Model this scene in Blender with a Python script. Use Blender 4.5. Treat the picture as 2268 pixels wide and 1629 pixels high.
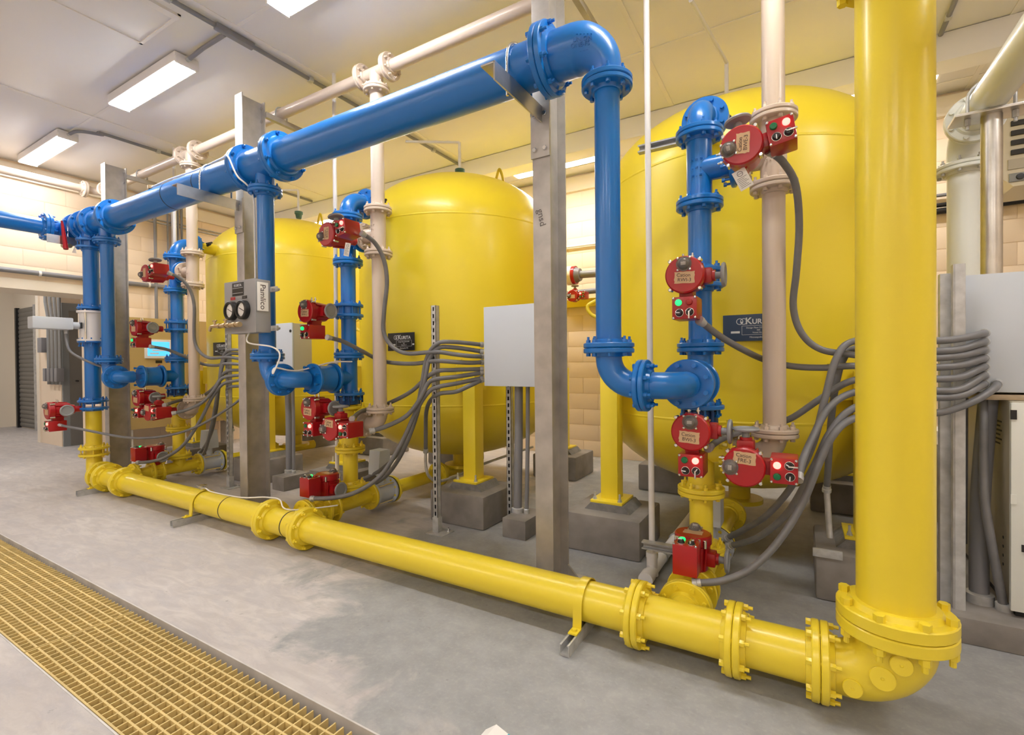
import bpy, bmesh, math, random
from mathutils import Vector as V, Matrix
from mathutils.bvhtree import BVHTree
random.seed(7)
PI = math.pi
for o in list(bpy.data.objects): bpy.data.objects.remove(o)
scene = bpy.context.scene
COL = scene.collection

# ------------------------------------------------------------------ camera
HC, FPX = 1.22, 1077.69
YAW, PITCH, ROLL = math.radians(30.7096), math.radians(-0.5532), math.radians(-0.5258)
cam_d = bpy.data.cameras.new('camera'); cam = bpy.data.objects.new('camera', cam_d); COL.objects.link(cam)
cam_d.sensor_fit = 'HORIZONTAL'; cam_d.sensor_width = 36.0; cam_d.lens = 36.0 * FPX / 2268.0
cam_d.clip_start = 0.05; cam_d.clip_end = 100
_F = V((-math.sin(YAW) * math.cos(PITCH), math.cos(YAW) * math.cos(PITCH), math.sin(PITCH)))
_R0 = V((math.cos(YAW), math.sin(YAW), 0)); _U0 = _R0.cross(_F)
_R = math.cos(ROLL) * _R0 + math.sin(ROLL) * _U0
_U = -math.sin(ROLL) * _R0 + math.cos(ROLL) * _U0
cam.matrix_world = Matrix(((_R.x, _U.x, -_F.x, 0), (_R.y, _U.y, -_F.y, 0), (_R.z, _U.z, -_F.z, HC), (0, 0, 0, 1)))
scene.camera = cam
def _ray(x, y): return _F + _R * ((x - 1134) / FPX) - _U * ((y - 814.5) / FPX)
def PY(x, y, Y):                      # photo pixel -> point on the plane y = Y
    d = _ray(x, y); return V((0, 0, HC)) + d * (Y / d.y)
def PX(x, y, X_):
    d = _ray(x, y); return V((0, 0, HC)) + d * (X_ / d.x)
def PZ(x, y, Z):
    d = _ray(x, y); return V((0, 0, HC)) + d * ((Z - HC) / d.z)

# ------------------------------------------------------------------ world, exposure
w = bpy.data.worlds.new('world'); scene.world = w; w.use_nodes = True
w.node_tree.nodes['Background'].inputs[0].default_value = (0.9, 0.93, 1, 1)
w.node_tree.nodes['Background'].inputs[1].default_value = 0.02
vs = scene.view_settings
vs.view_transform = 'Standard'; vs.look = 'None'; vs.exposure = 0.78; vs.gamma = 1.0; vs.use_curve_mapping = False
LAMP = 40.0

# ------------------------------------------------------------------ materials
M = {}
def mat(name, col, rough=.5, metal=0., bump=0., bscale=60., var=0., vscale=3., emit=0., coat=0., spec=.5):
    m = bpy.data.materials.new(name); m.use_nodes = True; nt = m.node_tree; b = nt.nodes['Principled BSDF']
    c = (*col, 1)
    b.inputs['Base Color'].default_value = c; b.inputs['Roughness'].default_value = rough
    b.inputs['Metallic'].default_value = metal; b.inputs['Specular IOR Level'].default_value = spec
    if coat: b.inputs['Coat Weight'].default_value = coat; b.inputs['Coat Roughness'].default_value = .15
    if emit:
        b.inputs['Emission Color'].default_value = c; b.inputs['Emission Strength'].default_value = emit
    if bump or var:
        tc = nt.nodes.new('ShaderNodeNewGeometry')
    if var:
        n = nt.nodes.new('ShaderNodeTexNoise'); n.inputs['Scale'].default_value = vscale; n.inputs['Detail'].default_value = 6
        nt.links.new(tc.outputs['Position'], n.inputs['Vector'])
        r = nt.nodes.new('ShaderNodeValToRGB'); r.color_ramp.elements[0].position = .3; r.color_ramp.elements[1].position = .7
        r.color_ramp.elements[0].color = tuple(x * (1 - var) for x in col) + (1,)
        r.color_ramp.elements[1].color = tuple(min(1, x * (1 + var)) for x in col) + (1,)
        nt.links.new(n.outputs['Fac'], r.inputs['Fac']); nt.links.new(r.outputs['Color'], b.inputs['Base Color'])
    if bump:
        n = nt.nodes.new('ShaderNodeTexNoise'); n.inputs['Scale'].default_value = bscale; n.inputs['Detail'].default_value = 4
        nt.links.new(tc.outputs['Position'], n.inputs['Vector'])
        bp = nt.nodes.new('ShaderNodeBump'); bp.inputs['Strength'].default_value = bump; bp.inputs['Distance'].default_value = .004
        nt.links.new(n.outputs['Fac'], bp.inputs['Height']); nt.links.new(bp.outputs['Normal'], b.inputs['Normal'])
    M[name] = m; return m
mat('yellow', (.85, .67, .035), .34, bump=.10, bscale=45, coat=.15)
mat('yellow_tank', (.83, .645, .030), .36, bump=.04, bscale=14, coat=.1)
mat('blue', (.005, .165, .56), .3, bump=.12, bscale=55, coat=.2)
mat('blue_dark', (.003, .05, .2), .4)
mat('red', (.40, .005, .011), .32, bump=.08, bscale=80, coat=.2)
mat('tan', (.61, .505, .41), .35, bump=.06, bscale=50, coat=.15)
mat('white_pipe', (.74, .76, .72), .32, coat=.2)
mat('pvc', (.78, .76, .76), .35)
mat('white_wire', (.85, .83, .8), .5)
mat('grey_plastic', (.17, .17, .18), .42, var=.12, vscale=14)
mat('grey_conduit', (.22, .22, .24), .4)
mat('grey_enclosure', (.30, .30, .31), .45)
mat('handwheel', (.27, .28, .29), .45)
mat('light_box', (.56, .60, .66), .42)
mat('beige_box', (.46, .42, .33), .45)
mat('galv', (.50, .505, .51), .42, metal=.35, var=.18, vscale=22)
mat('steel', (.47, .445, .42), .40, metal=.35, var=.16, vscale=9, bump=.05, bscale=30)
mat('stainless', (.58, .56, .53), .3, metal=.85, var=.15, vscale=8)
mat('chrome', (.75, .75, .75), .2, metal=1.)
mat('black', (.012, .012, .013), .4)
mat('brass', (.55, .42, .25), .35, metal=.8)
mat('tape', (.60, .40, .23), .6)
mat('paper', (.82, .80, .77), .6)
mat('ink', (.05, .03, .03), .6)
mat('pencil', (.17, .155, .15), .6)
mat('print_white', (.75, .77, .8), .5)
mat('sign_blue', (.035, .065, .13), .38)
mat('sign_black', (.016, .015, .015), .38)
mat('green_plastic', (.07, .17, .13), .45)
mat('teal', (.04, .42, .56), .5)
mat('ceiling', (.82, .80, .79), .42, var=.02, vscale=.6)
mat('batten', (.83, .80, .77), .45)
mat('wall', (.85, .70, .54), .6, bump=.10, bscale=120, var=.025, vscale=2)
mat('mortar', (.80, .65, .49), .8)
mat('trim', (.82, .74, .62), .5)
mat('gold_cabinet', (.44, .31, .115), .42)
mat('door_grey', (.25, .27, .28), .45)
mat('shutter', (.19, .18, .165), .5)
mat('concrete_ped', (.235, .215, .20), .75, bump=.2, bscale=30, var=.2, vscale=7)
mat('grout', (.19, .185, .18), .8, bump=.4, bscale=60, var=.2, vscale=20)
mat('grating', (.66, .50, .205), .55, var=.10, vscale=9)
mat('angle_steel', (.60, .575, .55), .5, metal=.15, var=.15, vscale=8)
mat('trough', (.32, .28, .23), .8)
mat('screen', (.05, .30, .72), .3, emit=1.2)
mat('rubber', (.03, .03, .032), .6)
mat('wood', (.42, .33, .22), .6, var=.2, vscale=12)
mat('lamp_lens', (1, .975, .95), .4, emit=LAMP)
mat('lamp_lens_dim', (1, .96, .90), .4, emit=LAMP * .85)  # back-row lens, dimmed to hold down brightness on the back wall
mat('green_lit', (.01, .62, .13), .3, emit=1.25)
mat('red_lit', (1, .16, .13), .3, emit=2.6)
mat('green_off', (.0, .16, .055), .3)
mat('red_off', (.35, .01, .01), .3)
mat('heater', (.66, .60, .45), .42)
def glassy(name, col, alpha_mix):
    m = bpy.data.materials.new(name); m.use_nodes = True; b = m.node_tree.nodes['Principled BSDF']
    b.inputs['Base Color'].default_value = (*col, 1); b.inputs['Roughness'].default_value = .06
    b.inputs['Transmission Weight'].default_value = alpha_mix; b.inputs['IOR'].default_value = 1.45
    M[name] = m
glassy('dome', (.55, .50, .47), .75)
glassy('gauge_glass', (.9, .9, .9), .95)

def floor_mat():
    m = bpy.data.materials.new('floor_concrete'); m.use_nodes = True; nt = m.node_tree; N = nt.nodes.new; L = nt.links.new
    b = nt.nodes['Principled BSDF']; b.inputs['Roughness'].default_value = .55
    g = N('ShaderNodeNewGeometry')
    def noise(s, d, stretch=None, dist=0.):
        n = N('ShaderNodeTexNoise'); n.inputs['Scale'].default_value = s; n.inputs['Detail'].default_value = d
        n.inputs['Roughness'].default_value = .62; n.inputs['Distortion'].default_value = dist
        if stretch:
            mp = N('ShaderNodeMapping'); mp.inputs['Scale'].default_value = stretch
            L(g.outputs['Position'], mp.inputs['Vector']); L(mp.outputs['Vector'], n.inputs['Vector'])
        else: L(g.outputs['Position'], n.inputs['Vector'])
        return n
    def ramp(src, p0, p1, c0, c1):
        r = N('ShaderNodeValToRGB'); e = r.color_ramp.elements; e[0].position, e[1].position = p0, p1
        e[0].color, e[1].color = (*c0, 1), (*c1, 1); L(src, r.inputs['Fac']); return r
    def mix(f, a, c, mode='MIX'):
        x = N('ShaderNodeMix'); x.data_type = 'RGBA'; x.blend_type = mode
        if isinstance(f, float): x.inputs[0].default_value = f
        else: L(f, x.inputs[0])
        for i, s in ((6, a), (7, c)):
            if isinstance(s, tuple): x.inputs[i].default_value = (*s, 1)
            else: L(s, x.inputs[i])
        return x.outputs[2]
    base = ramp(noise(1.1, 8).outputs['Fac'], .32, .68, (.47, .435, .42), (.60, .565, .545)).outputs['Color']
    # trowel streaks
    st = ramp(noise(4, 8, (1.0, 3.2, 1), 1.2).outputs['Fac'], .40, .62, (.0,) * 3, (1,) * 3).outputs['Color']
    base = mix(st, mix(.42, base, (.34, .31, .315)), base)
    st2 = ramp(noise(2.2, 10, (1.0, 2.2, 1), 2.0).outputs['Fac'], .50, .56, (.0,) * 3, (1,) * 3).outputs['Color']
    base = mix(st2, base, mix(.30, base, (.38, .37, .40)))
    # worn grey area, its own patchy outline
    sx = N('ShaderNodeSeparateXYZ'); L(g.outputs['Position'], sx.inputs[0])
    nn = noise(2.4, 9, None, .6)
    def math_(op, a, c):
        q = N('ShaderNodeMath'); q.operation = op
        for i, s in ((0, a), (1, c)):
            if isinstance(s, float): q.inputs[i].default_value = s
            else: L(s, q.inputs[i])
        return q.outputs[0]
    mx = N('ShaderNodeMapRange'); mx.inputs[1].default_value = -3.2; mx.inputs[2].default_value = -1.25
    mx.inputs[3].default_value = -.42; mx.inputs[4].default_value = .32; L(sx.outputs[0], mx.inputs[0])
    my = N('ShaderNodeMapRange'); my.inputs[1].default_value = 1.1; my.inputs[2].default_value = 1.75
    my.inputs[3].default_value = -.26; my.inputs[4].default_value = .10; L(sx.outputs[1], my.inputs[0])
    s = math_('ADD', math_('ADD', nn.outputs['Fac'], mx.outputs[0]), my.outputs[0])
    f = ramp(s, .47, .60, (0,) * 3, (1,) * 3).outputs['Color']
    gr = ramp(noise(9, 8).outputs['Fac'], .3, .7, (.26, .265, .27), (.345, .35, .355)).outputs['Color']
    base = mix(f, base, gr)
    base = mix(ramp(noise(55, 6).outputs['Fac'], .5, .75, (0,) * 3, (.16,) * 3).outputs['Color'], base, (.62, .60, .58))
    base = mix(ramp(noise(26, 4).outputs['Fac'], .66, .72, (0,) * 3, (.5,) * 3).outputs['Color'], base, (.2, .19, .18))
    L(base, b.inputs['Base Color'])
    bp = N('ShaderNodeBump'); bp.inputs['Strength'].default_value = .18; bp.inputs['Distance'].default_value = .004
    L(noise(30, 6).outputs['Fac'], bp.inputs['Height']); L(bp.outputs['Normal'], b.inputs['Normal'])
    M['floor'] = m
floor_mat()

# ------------------------------------------------------------------ mesh helpers
def frame(axis):
    z = V(axis).normalized(); u = V((0, 0, 1)) if abs(z.z) < .9 else V((1, 0, 0))
    x = u.cross(z).normalized(); y = z.cross(x)
    return Matrix((x, y, z)).transposed()
def BM(): return bmesh.new()
def box(bm, lo, hi, bev=0.):
    vs_ = [bm.verts.new((x, y, z)) for z in (lo[2], hi[2]) for y in (lo[1], hi[1]) for x in (lo[0], hi[0])]
    fs = [bm.faces.new([vs_[i] for i in q]) for q in ((0, 2, 3, 1), (4, 5, 7, 6), (0, 1, 5, 4), (2, 6, 7, 3), (0, 4, 6, 2), (1, 3, 7, 5))]
    if bev:
        es = list({e for f in fs for e in f.edges}); bmesh.ops.bevel(bm, geom=es, offset=bev, segments=2, affect='EDGES', profile=.6)
    return bm
def lathe(bm, prof, p0, axis, seg=32, cap=True):          # prof: (distance along axis, radius)
    R_ = frame(axis); p0 = V(p0); rings = []
    for h, r in prof:
        if r < 1e-6: rings.append([bm.verts.new(p0 + R_ @ V((0, 0, h)))])
        else: rings.append([bm.verts.new(p0 + R_ @ V((r * math.cos(2 * PI * k / seg), r * math.sin(2 * PI * k / seg), h))) for k in range(seg)])
    for a, b in zip(rings, rings[1:]):
        for k in range(seg):
            j = (k + 1) % seg
            if len(a) == 1 and len(b) == 1: continue
            if len(a) == 1: bm.faces.new((a[0], b[j], b[k])) if False else bm.faces.new((a[0], b[k], b[j]))
            elif len(b) == 1: bm.faces.new((a[k], a[j], b[0]))
            else: bm.faces.new((a[k], a[j], b[j], b[k]))
    if cap:
        if len(rings[0]) > 1: bm.faces.new(rings[0][::-1])
        if len(rings[-1]) > 1: bm.faces.new(rings[-1])
    return bm
def cyl(bm, p0, p1, r, r1=None, seg=32):
    d = V(p1) - V(p0); return lathe(bm, [(0, r), (d.length, r if r1 is None else r1)], p0, d, seg)
def sweep(bm, pts, r, seg=12, cap=True, radii=None):
    pts = [V(p) for p in pts]; n = len(pts); rings = []
    t = (pts[1] - pts[0]).normalized(); R_ = frame(t); x = R_.col[0].copy()
    for i, p in enumerate(pts):
        t2 = (pts[min(i + 1, n - 1)] - pts[max(i - 1, 0)]).normalized()
        x = (x - t2 * x.dot(t2)).normalized(); y = t2.cross(x)
        rr = radii[i] if radii else r
        rings.append([bm.verts.new(p + rr * (x * math.cos(2 * PI * k / seg) + y * math.sin(2 * PI * k / seg))) for k in range(seg)])
    for a, b in zip(rings, rings[1:]):
        for k in range(seg): bm.faces.new((a[k], a[(k + 1) % seg], b[(k + 1) % seg], b[k]))
    if cap: bm.faces.new(rings[0][::-1]); bm.faces.new(rings[-1])
    return bm
def spline(pts, sub=8):
    P = [V(p) for p in pts]; out = []
    for i in range(len(P) - 1):
        p0, p1, p2, p3 = P[max(i - 1, 0)], P[i], P[i + 1], P[min(i + 2, len(P) - 1)]
        for k in range(sub):
            t = k / sub
            out.append(.5 * ((2 * p1) + (p2 - p0) * t + (2 * p0 - 5 * p1 + 4 * p2 - p3) * t * t + (3 * p1 - p0 - 3 * p2 + p3) * t ** 3))
    return out + [P[-1]]
def arc(corner, d_in, d_out, R_, n=10):                  # bend at corner: arrives along d_in, leaves along d_out
    c = V(corner); a = V(d_in).normalized(); b = V(d_out).normalized(); o = c - a * R_ + b * R_
    return [o - b * R_ * math.cos(t) + a * R_ * math.sin(t) for t in [PI / 2 * k / n for k in range(n + 1)]]
def prism(bm, poly, axis_pt, xdir, ydir, depth):          # polygon in plane (xdir, ydir) extruded by vector depth
    x, y, d, p = V(xdir), V(ydir), V(depth), V(axis_pt)
    a = [bm.verts.new(p + x * u + y * v) for u, v in poly]; b = [bm.verts.new(p + x * u + y * v + d) for u, v in poly]
    n = len(poly)
    bm.faces.new(a[::-1]); bm.faces.new(b)
    for k in range(n): bm.faces.new((a[k], a[(k + 1) % n], b[(k + 1) % n], b[k]))
    return bm
def mesh(name, bm, m, ang=38):
    bmesh.ops.recalc_face_normals(bm, faces=bm.faces[:])
    me = bpy.data.meshes.new(name); bm.to_mesh(me); bm.free()
    me.materials.append(M[m]); me.shade_smooth(); me.set_sharp_from_angle(angle=math.radians(ang)); return me
def link(name, me, parent=None, mtx=None):
    o = bpy.data.objects.new(name, me); COL.objects.link(o)
    if parent: o.parent = parent
    if mtx is not None: o.matrix_local = mtx
    return o
WORLD = {}
def wloc(o):
    return WORLD.get(o.name, V((0, 0, 0)))
def part(name, bm, m, parent, ang=38, label=None):        # bmesh in world coordinates, parent an unrotated thing
    off = wloc(parent); bmesh.ops.translate(bm, verts=bm.verts[:], vec=-off)
    o = link(name, mesh(name, bm, m, ang), parent); WORLD[o.name] = off
    if label: o['label'] = label
    return o
def thing(name, label, cat, loc=(0, 0, 0), group=None):
    o = bpy.data.objects.new(name, None); COL.objects.link(o); o.location = loc; o.empty_display_size = .1
    o['label'] = label; o['category'] = cat; WORLD[o.name] = V(loc)
    if group: o['group'] = group
    return o
def tag(o, label, cat, group=None):
    o['label'] = label; o['category'] = cat
    if group: o['group'] = group
    return o
def solo(name, bm, m, label, cat, loc=(0, 0, 0), group=None, ang=38):   # a thing that is one mesh
    bmesh.ops.translate(bm, verts=bm.verts[:], vec=-V(loc))
    o = link(name, mesh(name, bm, m, ang)); o.location = loc; WORLD[o.name] = V(loc); return tag(o, label, cat, group)
def struct(name, bm, m, parent=None, ang=38):
    o = link(name, mesh(name, bm, m, ang), parent); o['kind'] = 'structure'; return o
CACHE = {}
def cached(key, fn):
    if key not in CACHE: CACHE[key] = fn()
    return CACHE[key]
def text_mesh(s, size, m, extrude=.0004, bold=0.):
    def f():
        c = bpy.data.curves.new('lettering', 'FONT'); c.body = s; c.size = size; c.align_x = 'CENTER'; c.align_y = 'CENTER'; c.extrude = extrude
        c.resolution_u = 3; c.offset = size * bold
        o = bpy.data.objects.new('lettering', c); COL.objects.link(o)
        dg = bpy.context.evaluated_depsgraph_get(); me = bpy.data.meshes.new_from_object(o.evaluated_get(dg))
        bpy.data.objects.remove(o); me.materials.clear(); me.materials.append(M[m]); me.name = 'lettering'; return me
    return cached(('t', s, size, m, bold), f)
def letters(s, size, m, parent, mtx, name='lettering', bold=0.): return link(name, text_mesh(s, size, m, .0025 if name == 'raised_lettering' else .0004, bold), parent, mtx)

# flanges and bolts ---------------------------------------------------
def flange_mesh(R_, t, pr, m):
    def f():
        b = BM(); c = .004
        lathe(b, [(-t / 2, pr * 1.0), (-t / 2, R_ - c), (-t / 2 + c, R_), (t / 2 - c, R_), (t / 2, R_ - c), (t / 2, pr * 1.22), (t / 2 + .016, pr * 1.12), (t / 2 + .018, pr * .98)], (0, 0, 0), (0, 0, 1), 36)
        return mesh('flange', b, m)
    return cached(('fl', R_, t, pr, m), f)
def bolt_mesh(L, r, m):
    def f():
        b = BM(); h = r * 1.3
        lathe(b, [(-L / 2 - h, r * .95), (-L / 2 - h + .001, r), (-L / 2, r)], (0, 0, 0), (0, 0, 1), 6)
        lathe(b, [(L / 2, r), (L / 2 + h - .001, r), (L / 2 + h, r * .95)], (0, 0, 0), (0, 0, 1), 6)
        cyl(b, (0, 0, -L / 2), (0, 0, L / 2 + h * 2.0), r * .55, seg=8)
        return mesh('bolt', b, m, 30)
    return cached(('bo', round(L, 4), r, m), f)
def fpair(parent, pos, axis, R_, pr, m, t=.022, gap=.002, nb=8, br=.011, bolts=True, single=False, mb=None):
    pos = V(pos) - wloc(parent); A = frame(axis).to_4x4(); off = (t + gap) / 2
    me = flange_mesh(R_, t, pr, m)
    f1 = link('flange', me, parent, Matrix.Translation(pos) @ A @ Matrix.Translation((0, 0, off)))
    if not single:
        link('flange', me, parent, Matrix.Translation(pos) @ A @ Matrix.Translation((0, 0, -off)) @ Matrix.Rotation(PI, 4, 'X'))
    bc = (R_ + pr * 1.2) / 2
    if bolts:
        L = 2 * t + gap; bme = bolt_mesh(L, br, mb or m)
        for k in range(nb):
            a = 2 * PI * (k + .5) / nb
            link('bolt', bme, f1, Matrix.Translation((bc * math.cos(a), bc * math.sin(a), -off)))
    return f1
def pipe(parent, p0, p1, r, m, name='pipe', seg=40): return part(name, cyl(BM(), p0, p1, r, seg=seg), m, parent)
def elbow(parent, corner, d_in, d_out, R_, r, m, lead=0., out=0., r_out=None, name='elbow', n=14):
    pts = arc(corner, d_in, d_out, R_, n); pts = ([pts[0] - V(d_in).normalized() * lead] if lead else []) + pts + ([pts[-1] + V(d_out).normalized() * out] if out else [])
    rad = None
    if r_out: k = len(pts) - 1; rad = [r + (r_out - r) * min(1, max(0, (i / k - .15) / .75)) for i in range(k + 1)]
    return part(name, sweep(BM(), pts, r, 36, radii=rad), m, parent)
def matrix_from(pos, x, y, z):
    return Matrix(((x[0], y[0], z[0], pos[0]), (x[1], y[1], z[1], pos[1]), (x[2], y[2], z[2], pos[2]), (0, 0, 0, 1)))
def facing(pos, n='-y'):          # text frame for a wall facing -y or +x
    return matrix_from(pos, (1, 0, 0), (0, 0, 1), (0, -1, 0)) if n == '-y' else matrix_from(pos, (0, 1, 0), (0, 0, 1), (1, 0, 0))
X, Y, Z = V((1, 0, 0)), V((0, 1, 0)), V((0, 0, 1))

# ------------------------------------------------------------------ the room
CZ, WY, WX, TY0, TY1 = 3.66, 5.92, -8.0, .70, 1.135
fb = BM()
for lo, hi in (((-14.5, -3.5, -.3), (3.6, TY0, 0)), ((-14.5, TY1, -.3), (3.6, 7, 0))): box(fb, lo, hi)
struct('floor', fb, 'floor')
tb = BM(); box(tb, (-14.5, TY0 - .02, -.36), (3.6, TY1 + .02, -.30)); struct('trim_1', tb, 'trough')
for k, (y0, y1) in enumerate(((TY0 - .002, TY0 + .004), (TY1 - .004, TY1 + .002))):
    b = BM(); box(b, (-14.5, y0, -.30), (3.6, y1, .0015)); struct('trim_%d' % (k + 2), b, 'angle_steel')

# ceiling of panels with raised battens
cb = BM(); box(cb, (-15, -3.5, CZ + .02), (3.6, WY + .2, CZ + .1)); ceil = struct('ceiling', cb, 'ceiling')
xs = [-8.37, -5.93, -3.49, -1.05, 1.30, 3.6]; ys = [-1.61, .21, 2.03, 3.85, 5.67]
xe = [-15] + xs; ye = [-3.5] + ys + [WY + .2]
for i in range(len(xe) - 1):
    for j in range(len(ye) - 1):
        b = BM(); box(b, (xe[i] + .004, ye[j] + .004, CZ), (xe[i + 1] - .004, ye[j + 1] - .004, CZ + .02), .002)
        link('panel', mesh('panel', b, 'ceiling'), ceil)
for x in xs[:-1]:
    b = BM(); box(b, (x - .018, -3.5, CZ - .006), (x + .018, WY, CZ + .001)); link('batten', mesh('batten', b, 'batten'), ceil)
for y in ys:
    b = BM(); box(b, (-15, y - .012, CZ - .004), (3.6, y + .012, CZ + .001)); link('batten', mesh('batten', b, 'batten'), ceil)
# access hatch
b = BM(); box(b, (-4.26, .6, CZ - .004), (-3.74, 1.75, CZ), .002); hatch = link('hatch', mesh('hatch', b, 'ceiling'), ceil)
for lo, hi in (((-4.275, .6, CZ - .012), (-4.255, 1.765, CZ)), ((-4.275, 1.745, CZ - .012), (-3.70, 1.765, CZ)), ((-3.76, .6, CZ - .02), (-3.70, 1.765, CZ))):
    b = BM(); box(b, lo, hi); link('hatch_frame', mesh('hatch_frame', b, 'batten'), hatch)
# beam near the back wall
b = BM(); box(b, (-9.7, 4.79, 3.44), (3.5, 5.02, CZ), .03); struct('trim_4', b, 'ceiling')
b = BM(); box(b, (WX, WY - .06, 3.44), (3.5, WY, 3.62)); struct('trim_5', b, 'trim')

# block walls
def block_wall(name, rects, axis, pos, visible, z0=0, z1=3.66, holes=()):
    # axis 'x': wall along x at y=pos facing -y; axis 'y': wall along y at x=pos facing +x
    bk = BM()
    for lo, hi in rects: box(bk, lo, hi)
    wll = struct(name, bk, 'mortar')
    BH, BL, g = .2032, .4064, .0035
    def bm_block(l):
        b = BM()
        if axis == 'x': box(b, (-l / 2 + g, -.003, g), (l / 2 - g, .0, BH - g), .0012)
        else: box(b, (0, -l / 2 + g, g), (.003, l / 2 - g, BH - g), .0012)
        return b
    rest = BM()
    r = 0; z = z0
    span = (min((lo[0] if axis == 'x' else lo[1]) for lo, hi in rects), max((hi[0] if axis == 'x' else hi[1]) for lo, hi in rects))
    while z < z1 - .02:
        h = min(BH, z1 - z); u = math.floor(span[0] / BL) * BL + (BL / 2 if r % 2 else 0)
        while u < span[1]:
            s0, s1 = max(u, span[0]), min(u + BL, span[1])
            if s1 - s0 > .05 and h > .05 and not any(s1 > q[0] + .01 and s0 < q[1] - .01 and z + h > q[2] + .01 and z < q[3] - .01 for q in holes):
                c = (s0 + s1) / 2; full = abs(s1 - s0 - BL) < .001 and abs(h - BH) < .001
                vis = full and any(v0 < c < v1 and zz0 < z + .1 < zz1 for v0, v1, zz0, zz1 in visible)
                if vis:
                    me = cached(('blk', axis), lambda: mesh('block', bm_block(BL), 'wall'))
                    link('block', me, wll, Matrix.Translation((c, pos, z) if axis == 'x' else (pos, c, z)))
                else:
                    if axis == 'x': box(rest, (s0 + g, pos - .003, z + g), (s1 - g, pos, z + h - g))
                    else: box(rest, (pos, s0 + g, z + g), (pos + .003, s1 - g, z + h - g))
            u += BL
        z += BH; r += 1
    o = link('block_field', mesh('block_field', rest, 'wall'), wll); o['kind'] = 'stuff'
    return wll
block_wall('wall_back', [((WX - .2, WY, 0), (3.6, WY + .2, CZ + .05))], 'x', WY, [(-3.3, -1.5, 0, 3.5), (.7, 2.5, 0, 3.5)], z1=3.45)
OPY, OPZ = 2.75, 2.165; PRX, PRY = -9.72, 2.87
block_wall('wall_left', [((WX - .55, -3.5, OPZ), (WX, WY, CZ + .05)), ((WX - .55, OPY, 0), (WX, WY, OPZ)), ((WX - .55, -3.5, 0), (WX, -1.5, OPZ))], 'y', WX,
           [(1.0, 4.6, 1.9, 3.45)], z1=3.45, holes=((-1.5, OPY, 0, OPZ + .07),))
b = BM(); box(b, (WX - .56, -1.5, OPZ - .012), (WX + .012, OPY, OPZ + .11)); struct('trim_6', b, 'trim')
b = BM(); box(b, (WX, -3.5, 3.45), (WX + .05, WY, 3.62)); struct('trim_8', b, 'trim')
b = BM(); box(b, (3.5, -3.5, 0), (3.6, WY, CZ + .05)); struct('wall_right', b, 'wall')
b = BM(); box(b, (-15, -3.6, 0), (3.6, -3.5, CZ + .05)); struct('wall_front', b, 'wall')
# the room beyond the opening
b = BM(); box(b, (-14.6, -3.5, 0), (-14.0, 3.6, CZ)); struct('wall_far', b, 'trim')
b = BM(); box(b, (-14.0, 3.40, 0), (-10.64, 3.6, CZ)); struct('wall_beyond', b, 'trim')
b = BM(); box(b, (-10.64, PRY, 0), (PRX, 5.0, CZ)); struct('wall_pier', b, 'wall')
b = BM(); box(b, (-10.68, PRY - .02, 0), (-10.56, PRY + .3, 2.5)); struct('trim_7', b, 'trim')
sh = thing('roller_shutter', 'grey slatted roller shutter door in the room beyond the opening', 'shutter', (-13.1, 3.37, 0))
for k in range(28):
    z = .02 + k * .085
    b = BM(); sweep(b, [(-13.62, 3.39, z + .042), (-12.66, 3.39, z + .042)], .044, 8); bmesh.ops.scale(b, vec=(1, .35, 1), verts=b.verts[:], space=Matrix.Translation((0, -3.39, 0)))
    part('slat', b, 'shutter', sh)
for x in (-13.66, -12.62): part('guide_rail', box(BM(), (x - .04, 3.34, 0), (x + .04, 3.398, 2.42)), 'black' if x < -13 else 'galv', sh)
# grey door and conduits in the left wall
dr = thing('door_1', 'grey steel door with frame seen through the opening at far left', 'door', (PRX, 3.35, 0)); dr['kind'] = 'structure'
part('door_frame', box(BM(), (PRX + .002, PRY + .01, 0), (PRX + .04, 4.0, 2.2)), 'door_grey', dr)
part('door_leaf', box(BM(), (PRX + .03, PRY + .09, .01), (PRX + .05, 3.93, 2.08)), 'shutter', dr)
part('door_handle', cyl(BM(), (PRX + .05, PRY + .17, 1.0), (PRX + .10, PRY + .17, 1.0), .015, seg=12), 'black', dr)

# ------------------------------------------------------------------ ceiling lamps
def lamp(x, y, z, label, group, lens='lamp_lens'):
    L, wd = 1.19, .15
    t = thing('ceiling_lamp', label, 'ceiling lamp', (x, y, z), group)
    b = BM(); box(b, (x - L / 2, y - wd / 2 - .012, z + .012), (x + L / 2, y + wd / 2 + .012, z + .085), .006); part('housing', b, 'ceiling', t)
    poly = [(-wd / 2, .013), (-wd / 2 + .006, .004), (-wd / 2 + .03, 0), (wd / 2 - .03, 0), (wd / 2 - .006, .004), (wd / 2, .013)]
    b = BM(); prism(b, poly, (x - L / 2 + .02, y, z), (0, 1, 0), (0, 0, 1), (L - .04, 0, 0)); part('diffuser', b, lens, t)
    for s in (-1, 1): part('end_cap', box(BM(), (x + s * L / 2 - .012, y - wd / 2 - .006, z), (x + s * L / 2 + .012, y + wd / 2 + .006, z + .05), .004), 'ceiling', t)
    for s in (-1, 1): part('hanger', cyl(BM(), (x + s * .4, y, z + .08), (x + s * .4, y, CZ if z > 3.5 else CZ), .008, seg=8), 'galv', t)
    part('cable_gland', cyl(BM(), (x + L / 2, y, z + .05), (x + L / 2 + .05, y, z + .05), .016, seg=12), 'galv', t)
    return t
ROW = 2.01
LX = [-7.09, -4.73, -2.38, -.02, 2.34]
nm = {-7.09: 'lit ceiling lamp farthest left in view, above the far blue pipework', -4.73: 'lit ceiling lamp beside the ceiling hatch, second from the left', -2.38: 'lit ceiling lamp cut by the top edge of the picture'}
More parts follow.
